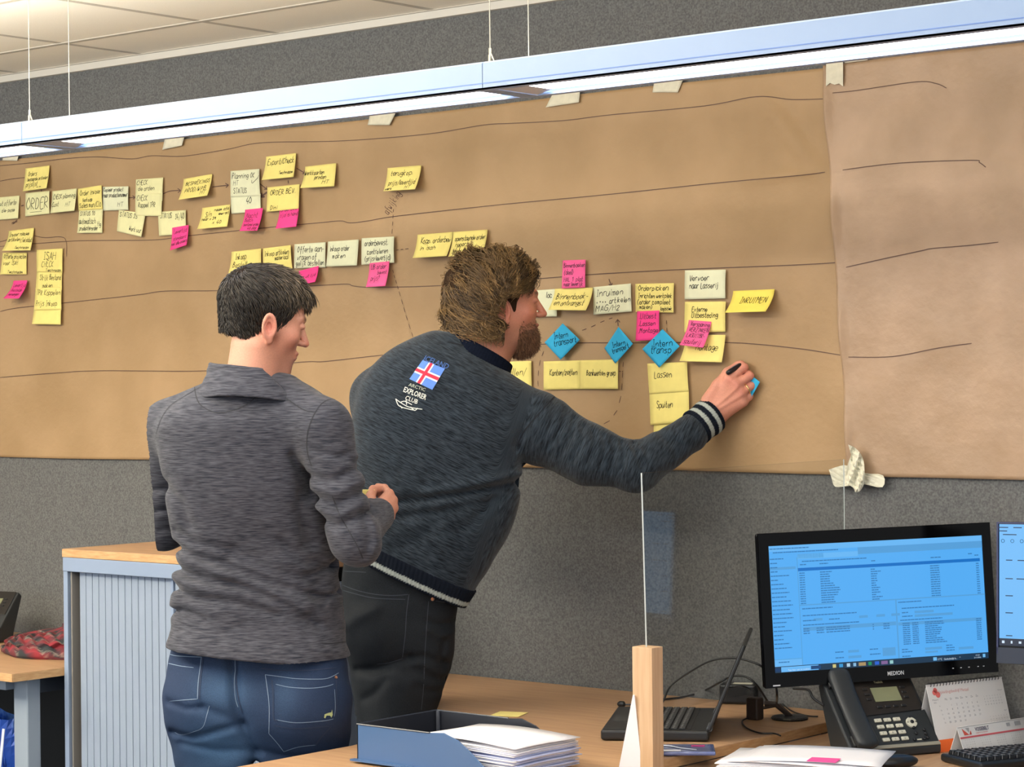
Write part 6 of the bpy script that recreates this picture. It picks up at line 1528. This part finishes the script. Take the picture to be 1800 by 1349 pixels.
flesh('hem_band', hem2, J2(560, 1110, -.2), J2(860, 925, .2), .0030, m_rib, man2, color=lambda V: ribcol((V-O2)@e2+.2225*((V-O2)@s2)-20*u2, [(5*u2, 13*u2)], V), label='ribbed hem with a pale stripe')
# cuff
CA, CB = J2(1222, 753, .018), J2(1253, 729, .042); cax = (CB-CA)/np.linalg.norm(CB-CA); CL = np.linalg.norm(CB-CA)
def cuff2(Pt):
    q = Pt-CA; t = q@cax; v = q-t[..., None]*cax; r = np.sqrt((v*v).sum(-1))
    a1 = np.cross(cax, [0, 0, 1]); a1 /= np.linalg.norm(a1); a2_ = np.cross(cax, a1); ang = np.arctan2(v@a1, v@a2_)
    d = np.abs(r-(.0435+.02*np.clip(t-.03, 0, 1)))-.0035-.0009*np.sin(ang*42)-.0012*np.cos((t/CL)*9)
    return smax(d, np.abs(t-CL/2)-CL/2, .003)
flesh('cuff', cuff2, CA-.075, CB+.075, .0022, m_rib, man2, color=lambda V: ribcol((V-CA)@cax, [(CL*.20, CL*.40), (CL*.62, CL*.80)], V), label='ribbed cuff with two pale stripes')
# collar
def collar2(Pt):
    c = J2(836, 632, .03); ax_ = np.array([.42, .80, .12]); ax_ /= np.linalg.norm(ax_)
    q = Pt-c; t = q@ax_; v = q-t[..., None]*ax_; a1 = np.cross(ax_, [0, 0, 1]); a1 /= np.linalg.norm(a1); a2_ = np.cross(ax_, a1)
    x_, y_ = v@a1, v@a2_; r = np.sqrt((x_/1.16)**2+(y_/.95)**2); ang = np.arctan2(x_, y_)
    d = np.abs(r-(.078-.12*t))-.006-.0008*np.sin(ang*60)
    return smax(smax(d, t-.030, .006), -t-.05, .01)
flesh('collar', collar2, J2(740, 720, -.13), J2(940, 560, .19), .003, mat('collar_knit', '#0c1220', .9, noise=.2, nscale=300, spec=.1), man2)
# trousers
def jeans2(Pt):
    T = rows_px([(955, 612, 812, .115, 0), (1000, 604, 812, .120, 0), (1045, 600, 806, .122, 0), (1100, 604, 800, .125, 0), (1150, 612, 798, .125, 0), (1200, 618, 784, .118, 0), (1260, 626, 762, .105, 0)], 700, 1120, Z2)
    d = loft(Pt, L3(700, 1120, Z2), UPV, SIDE, T, 2.5)
    d = smin(d, ell(Pt, J2(664, 1110, -.06), (.088, .10, .085)), .05)
    l1 = chain(Pt, [(J2(702, 1200, -.05), .098), (J2(690, 1400, -.06), .068), (J2(684, 1520, -.03), .064), (J2(678, 1705, .0), .054)], .03)
    l2 = chain(Pt, [(J2(690, 1200, .07), .095), (J2(672, 1400, .09), .066), (J2(664, 1520, .12), .062), (J2(660, 1705, .16), .054)], .03)
    d = smin(d, np.minimum(l1, l2), .03)
    z3 = lambda *p: [(580+a/4.089, 960+b/4.089) for a, b in p]
    g = [(z3((880, 560), (780, 570), (700, 540)), -.004, .006), (z3((870, 640), (790, 650), (700, 600)), .003, .006), (z3((840, 860), (760, 830), (680, 790), (590, 800)), -.005, .008), (z3((810, 980), (740, 950), (660, 900), (560, 880)), -.006, .009), (z3((780, 1060), (700, 1040), (640, 1000)), -.004, .008), (z3((200, 900), (350, 880), (500, 830), (560, 800)), -.007, .010), (z3((820, 700), (800, 800), (810, 900)), -.004, .007), (z3((250, 1100), (330, 1050), (400, 960)), -.004, .009), (z3((120, 560), (200, 500), (330, 450)), .005, .014)]
    d = d-bump_lines(Pt, g, Z2-.1)*(Pt[..., 2] < Z2+.02)-.0014*wob(Pt, 40, 45, 20, 1)
    return smax(d, Pt[..., 1]-L3(700, 962, Z2)[1], .006)
jn2 = flesh('jeans', jeans2, J2(575, 1726, -.24), J2(835, 950, .26), .0062, mat('denim_black', '#1b1f24', .75, noise=.25, nscale=500, bump=.2, bscale=800, spec=.25, detail=2), man2, label='dark black blue jeans')
bj2 = bvh_of(jn2); z3 = lambda *p: [(580+a/4.089, 960+b/4.089) for a, b in p]
proj_lines(bj2, [z3((92, 282), (200, 322), (330, 350), (450, 358), (560, 350)), z3((95, 320), (200, 350), (330, 378), (540, 385)), z3((568, 350), (550, 480), (540, 640), (520, 800)), z3((520, 810), (420, 840), (340, 848)), z3((708, 400), (700, 500), (690, 640), (680, 800), (672, 1000), (655, 1180)), z3((760, 395), (840, 408), (900, 402)), z3((60, 180), (160, 185), (260, 190))], mat('denim_seam_black', '#343a44', .8), .0010, 'seams', jn2)
h_ = cast(bj2, *z3((735, 382))[0], .001)
if h_: build('rivet', MB().tube([h_[0]-h_[1]*.003, h_[0]+h_[1]*.002], .0048, 12), MATS['copper'], jn2)
shoe(man2, J2(678, 1705, .0), (.2, .98), '#26221f'); shoe(man2, J2(660, 1705, .16), (.2, .98), '#26221f')
# back print
bs2 = bvh_of(sw2)
def quad_px(mb, q, n=8, lift=.0012):
    q = [np.array(p, float) for p in q]; base = len(mb.v); ok = True; V = []
    for j in range(n+1):
        for i in range(n+1):
            u, v = i/n, j/n; p = (q[0]*(1-u)+q[1]*u)*(1-v)+(q[3]*(1-u)+q[2]*u)*v; h = cast(bs2, p[0], p[1], lift)
            if h is None: return
            V.append(h[0])
    mb.add(V, [(j*(n+1)+i, j*(n+1)+i+1, (j+1)*(n+1)+i+1, (j+1)*(n+1)+i) for j in range(n) for i in range(n)])
FQ = [np.array(p) for p in ((743, 634), (782, 649), (760, 686), (720, 667))]
fb_ = lambda u, v: (FQ[0]*(1-u)+FQ[1]*u)*(1-v)+(FQ[3]*(1-u)+FQ[2]*u)*v
def fq(mb, u0, u1, v0, v1, lift): quad_px(mb, [fb_(u0, v0), fb_(u1, v0), fb_(u1, v1), fb_(u0, v1)], 6, lift)
fl = MB(); fq(fl, 0, 1, 0, 1, .0016); flag = build('flag_patch', fl, mat('flag_blue', '#5b86d8', .8), man2, label='blue flag patch with red and white cross')
s_ = flag.modifiers.new('s', 'SOLIDIFY'); s_.thickness = .0006
w_ = MB(); fq(w_, .28, .52, 0, 1, .0024); fq(w_, 0, 1, .36, .64, .0024); build('white_cross', w_, mat('flag_white', '#e8e6ea', .8), flag, kind='stuff')
w_ = MB(); fq(w_, .34, .46, 0, 1, .0032); fq(w_, 0, 1, .43, .57, .0032); build('red_cross', w_, mat('flag_red', '#d92f48', .8), flag, kind='stuff')
def txt_px(s, x0, y0, x1, y1, h, m, bold=.0, shear=0):
    V, Fc = ftext(s, bold); mb = MB(); w = V[:, 0].max()-V[:, 0].min(); a = np.array([x0, y0], float); d = np.array([x1-x0, y1-y0], float); L_ = np.hypot(*d); u = d/L_; nn = np.array([u[1]+shear, -u[0]]); P_ = []
    for p in V:
        q = a+u*(p[0]-V[:, 0].min())/w*L_+nn*p[1]/.72*h; hh = cast(bs2, q[0], q[1], .0022); P_.append(hh[0] if hh else (0, 0, 0))
    mb.add(P_, Fc); build('print_lettering', mb, m, man2, kind='stuff')
mp = mat('print_white', '#d6d8cf', .8); mpb = mat('print_blue', '#3f62a0', .8)
txt_px('ICELAND', 744, 634, 786, 650, 9, mpb, .012, .2); txt_px('ARCTIC', 718, 679, 747, 689, 6, mat('print_pale', '#aab0a0', .8), .012); txt_px('EXPLORER', 709, 689, 748, 704, 9.5, mp, .018); txt_px('CLUB', 712, 703, 733, 711, 8, mp, .012)
w_ = MB()
for l in ([(696, 702), (704, 708), (716, 715), (728, 718), (742, 720)], [(696, 702), (700, 712), (706, 716), (716, 719), (730, 722)], [(704, 708), (712, 706), (724, 712)], [(714, 704), (715, 712)], [(722, 716), (729, 722), (734, 718)], [(704, 714), (707, 718)]):
    pstroke(w_, bs2, bez([np.array(p, float) for p in l], 4), .0011, .0016)
build('print_drawing', w_, mp, man2, kind='stuff')
w_ = MB(); pstroke(w_, bs2, bez([np.array(p, float) for p in zb((985, 345), (935, 400), (890, 450), (850, 500), (820, 560))], 5), .0018, .0008); pstroke(w_, bs2, bez([np.array(p, float) for p in zb((520, 105), (620, 130), (700, 165), (760, 215), (830, 270))], 5), .003, .0008)
build('seams', w_, mat('knit_seam', '#0c111b', .9), sw2, kind='stuff')
# body
fr2 = head_frame(J2(878, 531, .06), 79, 2, -3); HS2 = 1.04
def rhand2(Pt):
    w = J2(1256, 725, .045)
    mc = [J2(1281, 667, -.002), J2(1294, 676, -.006), J2(1303, 690, -.003), J2(1306, 706, .004)]
    d = cone(Pt, J2(1232, 745, .03), .031, w, .030)
    for i, q in enumerate(mc): d = smin(d, cone(Pt, w+np.array([0, .004*(2-i), 0]), .027, q, .0145), .025)
    pip = [J2(1308, 646, .004), J2(1318, 661, .0), J2(1321, 679, .002), J2(1317, 697, .008)]
    dip = [J2(1303, 641, .016), J2(1313, 656, .015), J2(1318, 676, .014), J2(1313, 694, .017)]
    tip = [J2(1298, 641, .026), J2(1304, 655, .025), J2(1309, 674, .022), J2(1304, 692, .024)]
    for i in range(4): d = smin(d, finger(Pt, [mc[i], pip[i], dip[i], tip[i]], .0122-.0008*(i == 3), .0088), .0055)
    th = chain(Pt, [(J2(1247, 705, .035), .022), (J2(1262, 678, .016), .0155), (J2(1279, 655, .018), .0118), (J2(1296, 642, .020), .0092)], .01)
    d = smin(d, th, .010)
    for a in (.25, .5, .75): pass
    return d-.0010*bump_lines(Pt, [([(1262, 712), (1296, 680)], 1, .004), ([(1266, 718), (1304, 694)], 1, .004)], Z2)
def body2(Pt):
    d = head_sdf(to_head(Pt, fr2), .85, HS2)
    nk = cone(Pt, J2(856, 585, .045), .058, J2(818, 672, .02), .070)
    nk = smin(nk, cone(Pt, J2(888, 590, .05), .03, J2(862, 655, .03), .04), .05)
    return smin(d, nk, .045)
def lh2(Pt): return smin(cone(Pt, WL2, .028, J2(790, 935, .38), .026), finger(Pt, [J2(795, 935, .38), J2(812, 938, .40), J2(820, 930, .41)], .012, .009), .01)
def core2(Pt):
    d = loft(Pt, O2, e2, s2, [(r[0], r[1]+.035, r[2]-.035, max(r[3]-.04, .02), r[4]) for r in T2], 2.3)
    d = smin(d, chain(Pt, [(SR2, .06), (ER2, .042), (J2(1236, 742, .03), .030)], .02), .03); d = smin(d, chain(Pt, [(SL2, .055), (EL2, .04), (WL2, .03)], .02), .03)
    d = smin(d, cone(Pt, J2(702, 1020, 0), .09, J2(702, 1180, 0), .085), .04)
    d = smin(d, chain(Pt, [(J2(702, 1200, -.05), .075), (J2(690, 1400, -.06), .05), (J2(678, 1705, 0), .042)], .02), .02)
    return smin(d, chain(Pt, [(J2(690, 1200, .07), .075), (J2(672, 1400, .09), .05), (J2(660, 1705, .16), .042)], .02), .02)
beardc = np.array(lin('#6b4a36'))
def col2(V):
    c = skin_cols(to_head(V, fr2)/HS2, V, np.array(lin('#cc8b72')), np.array(lin('#c96a58')), beardc, .75)
    hnd = V[:, 0] > J2(1200, 0)[0]
    c[hnd] = np.array(lin('#cf8e78')); kn = np.zeros(len(V))
    for q in ((1281, 667), (1294, 676), (1303, 690), (1308, 646), (1318, 661), (1321, 679)): kn += np.exp(-(((V-J2(*q))[:, :2])**2).sum(1)/.012**2)
    kn = (np.clip(kn, 0, 1)*hnd*.5)[:, None]; c = c*(1-kn)+np.array(lin('#cc7d6c'))*kn
    return c
merge_body([(body2, fr2[0]+[-.18, -.22, -.17], fr2[0]+[.18, .17, .19], .0026), (rhand2, J2(1215, 775, -.05), J2(1345, 620, .09), .0019), (lh2, J2(740, 960, .28), J2(840, 900, .46), .004), (core2, J2(570, 1740, -.25), J2(1260, 580, .45), .015)], man2, col2)
eyeballs(fr2, man2, HS2)
# ring and pen
a, b = J2(1313, 680, -.011), J2(1318, 690, -.004)
rg = MB(); cc = (J2(1313, 684, .001)); axr = J2(1321, 679, .002)-J2(1303, 690, -.003); axr /= np.linalg.norm(axr); a1 = np.cross(axr, [0, 0, 1.]); a1 /= np.linalg.norm(a1); a2_ = np.cross(axr, a1)
rgp = np.array([cc+.0138*(math.cos(t)*a1+math.sin(t)*a2_) for t in np.linspace(0, 2*math.pi, 25)]); rg.tube(list(toW(rgp)), .0022, 6, cap=False)
build('ring', rg, mat('ring_gold', '#e3c58e', .25, metal=.9), man2, smooth=True)
pn_ = thing('marker_pen', tuple(toW(J2(1290, 650, .0)[None])[0]), 'black marker pen held in the reaching hand of the bearded man', 'pen')
pa, pb_, pc_ = toW(np.array([J2(1279, 656, -.014), J2(1300, 643, .002), J2(1308, 641, .030)]))
build('barrel', MB().tube([pa, pa+(pb_-pa)*.12, pb_, pc_], [.0052, .0066, .0066, .0055], 16), mat('pen_black', '#17131a', .3), pn_, smooth=True)
build('cap_end', MB().tube([pa-(pb_-pa)*.06, pa], [.004, .0062], 16), m_dark, pn_, smooth=True)
build('pen_clip', MB().box(pa*.45+pb_*.55+np.array([0, 0, .0075]), (.022, .003, .0015), [(pb_-pa)/np.linalg.norm(pb_-pa), np.cross((pb_-pa)/np.linalg.norm(pb_-pa), [0, 0, 1.]), [0, 0, 1]]), mat('clip_silver', '#b8a8b0', .3, metal=.6), pn_)
# ---- hair: long wavy strands in locks
def mask2(p):
    x, y, z = np.abs(p[:, 0]), p[:, 1], p[:, 2]
    return ((y < .0) & (z > -.066) & ~((x > .042) & (y > -.038) & (z < .03))) | ((y >= .0) & (z > .045)) & ((y < .062) | (z > .085)) | ((y >= 0) & (y < .038) & (z > .028))
NL, PER = 500, 25
lr = scalp_roots(NL, mask2); wh = np.array([.0, -.045, .112])
ph = rng.uniform(0, 6.28, NL); fq_ = rng.uniform(38, 70, NL); la = rng.uniform(.6, 1.3, NL); ll = rng.uniform(.070, .115, NL)
idx = np.repeat(np.arange(NL), PER); N2 = NL*PER
offs = rng.normal(size=(N2, 3))*.0036; r0 = head_surf_push(lr[idx]+offs*1.1, .004)[0]
lj = (rng.normal(size=(NL, 3))*.36)[idx]; sj = rng.normal(size=(N2, 3))*.05; Lh = (ll*np.where((np.abs(lr[:, 0]) > .045) & (lr[:, 1] > -.012) & (lr[:, 2] < .085), .42, 1))[idx]*rng.uniform(.8, 1.1, N2)
lift2 = rng.uniform(.15, 1.1, NL)[idx]*rng.uniform(.85, 1.15, N2)
def step2(p, t, _):
    d = p-wh; d /= np.linalg.norm(d, axis=1, keepdims=True)+1e-6
    d = d*.9+np.array([0, -.10, -.75])+lj+sj
    d = d+np.array([0, .85, .1])*np.clip((lr[idx][:, 1:2]-.01)/.05, 0, 1)*(1-t)
    nn = head_surf_push(p, 0)[1]; dw = np.linalg.norm(p-wh, axis=1)
    tang = np.cross(nn, d); tang /= np.linalg.norm(tang, axis=1, keepdims=True)+1e-6
    w = np.cos(ph[idx]+fq_[idx]*t*Lh/.08*2.2)[:, None]*1.35*la[idx][:, None]
    d = d/np.linalg.norm(d, axis=1, keepdims=True); d = d-(d*nn).sum(1, keepdims=True)*nn*.9+tang*w
    d /= np.linalg.norm(d, axis=1, keepdims=True); q = p+d*(Lh/12)[:, None]
    low = np.clip((.02-q[:, 2])/.05, 0, 1)
    off = .010+.027*np.sqrt(t+.08)*lift2*(1+.25*np.clip(-q[:, 1]/.08, 0, 1))+.006*np.sin(ph[idx]*2+fq_[idx]*t*1.6)*t
    off = .012+(off-.012)*np.clip(np.linalg.norm(q-wh, axis=1)/.05, 0, 1)
    q = push2(q, off[:, None]); lowm = (q[:, 2] < .012) & (lr[idx][:, 1] < .03)
    q[:, 1] = np.where(lowm, np.minimum(q[:, 1], -.004+.3*np.maximum(q[:, 1]+.004, 0)), q[:, 1]); return q
b2c, h2c = np.array(lin('#2a1e16')), np.array(lin('#907147'))
mh = np.clip((rng.beta(1.0, 1.3, NL))[idx]*.95+rng.uniform(-.1, .3, N2), 0, 1)[:, None]; cols2 = b2c*(1-mh)+h2c*mh
def shell2(Pt):
    Q = to_head(Pt, fr2)/HS2; S = Q.copy(); S[..., 0] = np.abs(S[..., 0])
    d = ell(Q, (0, -.026, .026), (.094, .118, .100))
    d = smax(d, -(Q[..., 2]+.072), .015)
    rem = smin(ell(S, (.03, .098, -.010), (.10, .076, .075)), ell(S, (.098, .004, -.035), (.04, .036, .058)), .01)
    d = smin(d, ell(Q, (0, -.052, -.045), (.072, .052, .062)), .03)
    return (smax(d, -rem, .01)-.004*wob(Q, 90, 70, 60, 1))*HS2
hs2 = flesh('hair', shell2, fr2[0]+[-.17]*3, fr2[0]+[.17]*3, .0036, m_scalp, man2, color=lambda V: np.repeat(np.array(lin('#34261b'))[None], len(V), 0), label='wavy collar length brown hair')
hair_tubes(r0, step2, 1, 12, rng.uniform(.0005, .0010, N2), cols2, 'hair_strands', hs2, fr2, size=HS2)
# ---- beard strands
NB = 3600; out = []
while sum(len(o) for o in out) < NB:
    v = rng.normal(size=(9000, 3)); v[:, 1] = np.abs(v[:, 1]); v /= np.linalg.norm(v, axis=1, keepdims=True)
    p = np.array([0, .040, -.070])+v*np.array([.060, .058, .056])
    ok = (p[:, 2] < -.050-.40*np.clip(.045-p[:, 1], 0, .05)+rng.normal(0, .005, len(p))) | ((p[:, 1] > .088) & (p[:, 2] > -.052) & (p[:, 2] < -.038) & (np.abs(p[:, 0]) < .032))
    lip = (np.abs(p[:, 0]) < .018) & (p[:, 2] > -.070) & (p[:, 2] < -.050) & (p[:, 1] > .08)
    out.append(p[ok & ~lip & (rng.uniform(size=len(p)) < np.clip((p[:, 1]-.0)/.05, .12, 1)) & (rng.uniform(size=len(p)) < np.clip((-.048-p[:, 2])/.02+.15, .1, 1))])
rb = np.concatenate(out)[:NB]
# settle the roots on the face surface
for _ in range(6):
    h0 = head_sdf(rb, .85); e_ = 1e-3; g_ = np.stack([head_sdf(rb+np.eye(3)[i]*e_, .85)-h0 for i in range(3)], 1)/e_; g_ /= np.linalg.norm(g_, axis=1, keepdims=True)+1e-6; rb = rb-g_*h0[:, None]
jb = rng.normal(size=(NB, 3))*.25; gb = g_.copy()
Lb = (.006+.014*np.clip((-.05-rb[:, 2])/.05, 0, 1))*rng.uniform(.7, 1.2, NB)
def stepb(p, t, _):
    d = gb*.55+np.array([0, .15, -.9])+jb; d /= np.linalg.norm(d, axis=1, keepdims=True); return p+d*(Lb/4)[:, None]
mb_ = rng.uniform(0, 1, (NB, 1)); colb = np.array(lin('#4a3022'))*(1-mb_)+np.array(lin('#8f6647'))*mb_
hair_tubes(rb, stepb, 1, 4, rng.uniform(.0004, .0007, NB), colb, 'beard', man2, fr2, label='short brown full beard and moustache', size=HS2)
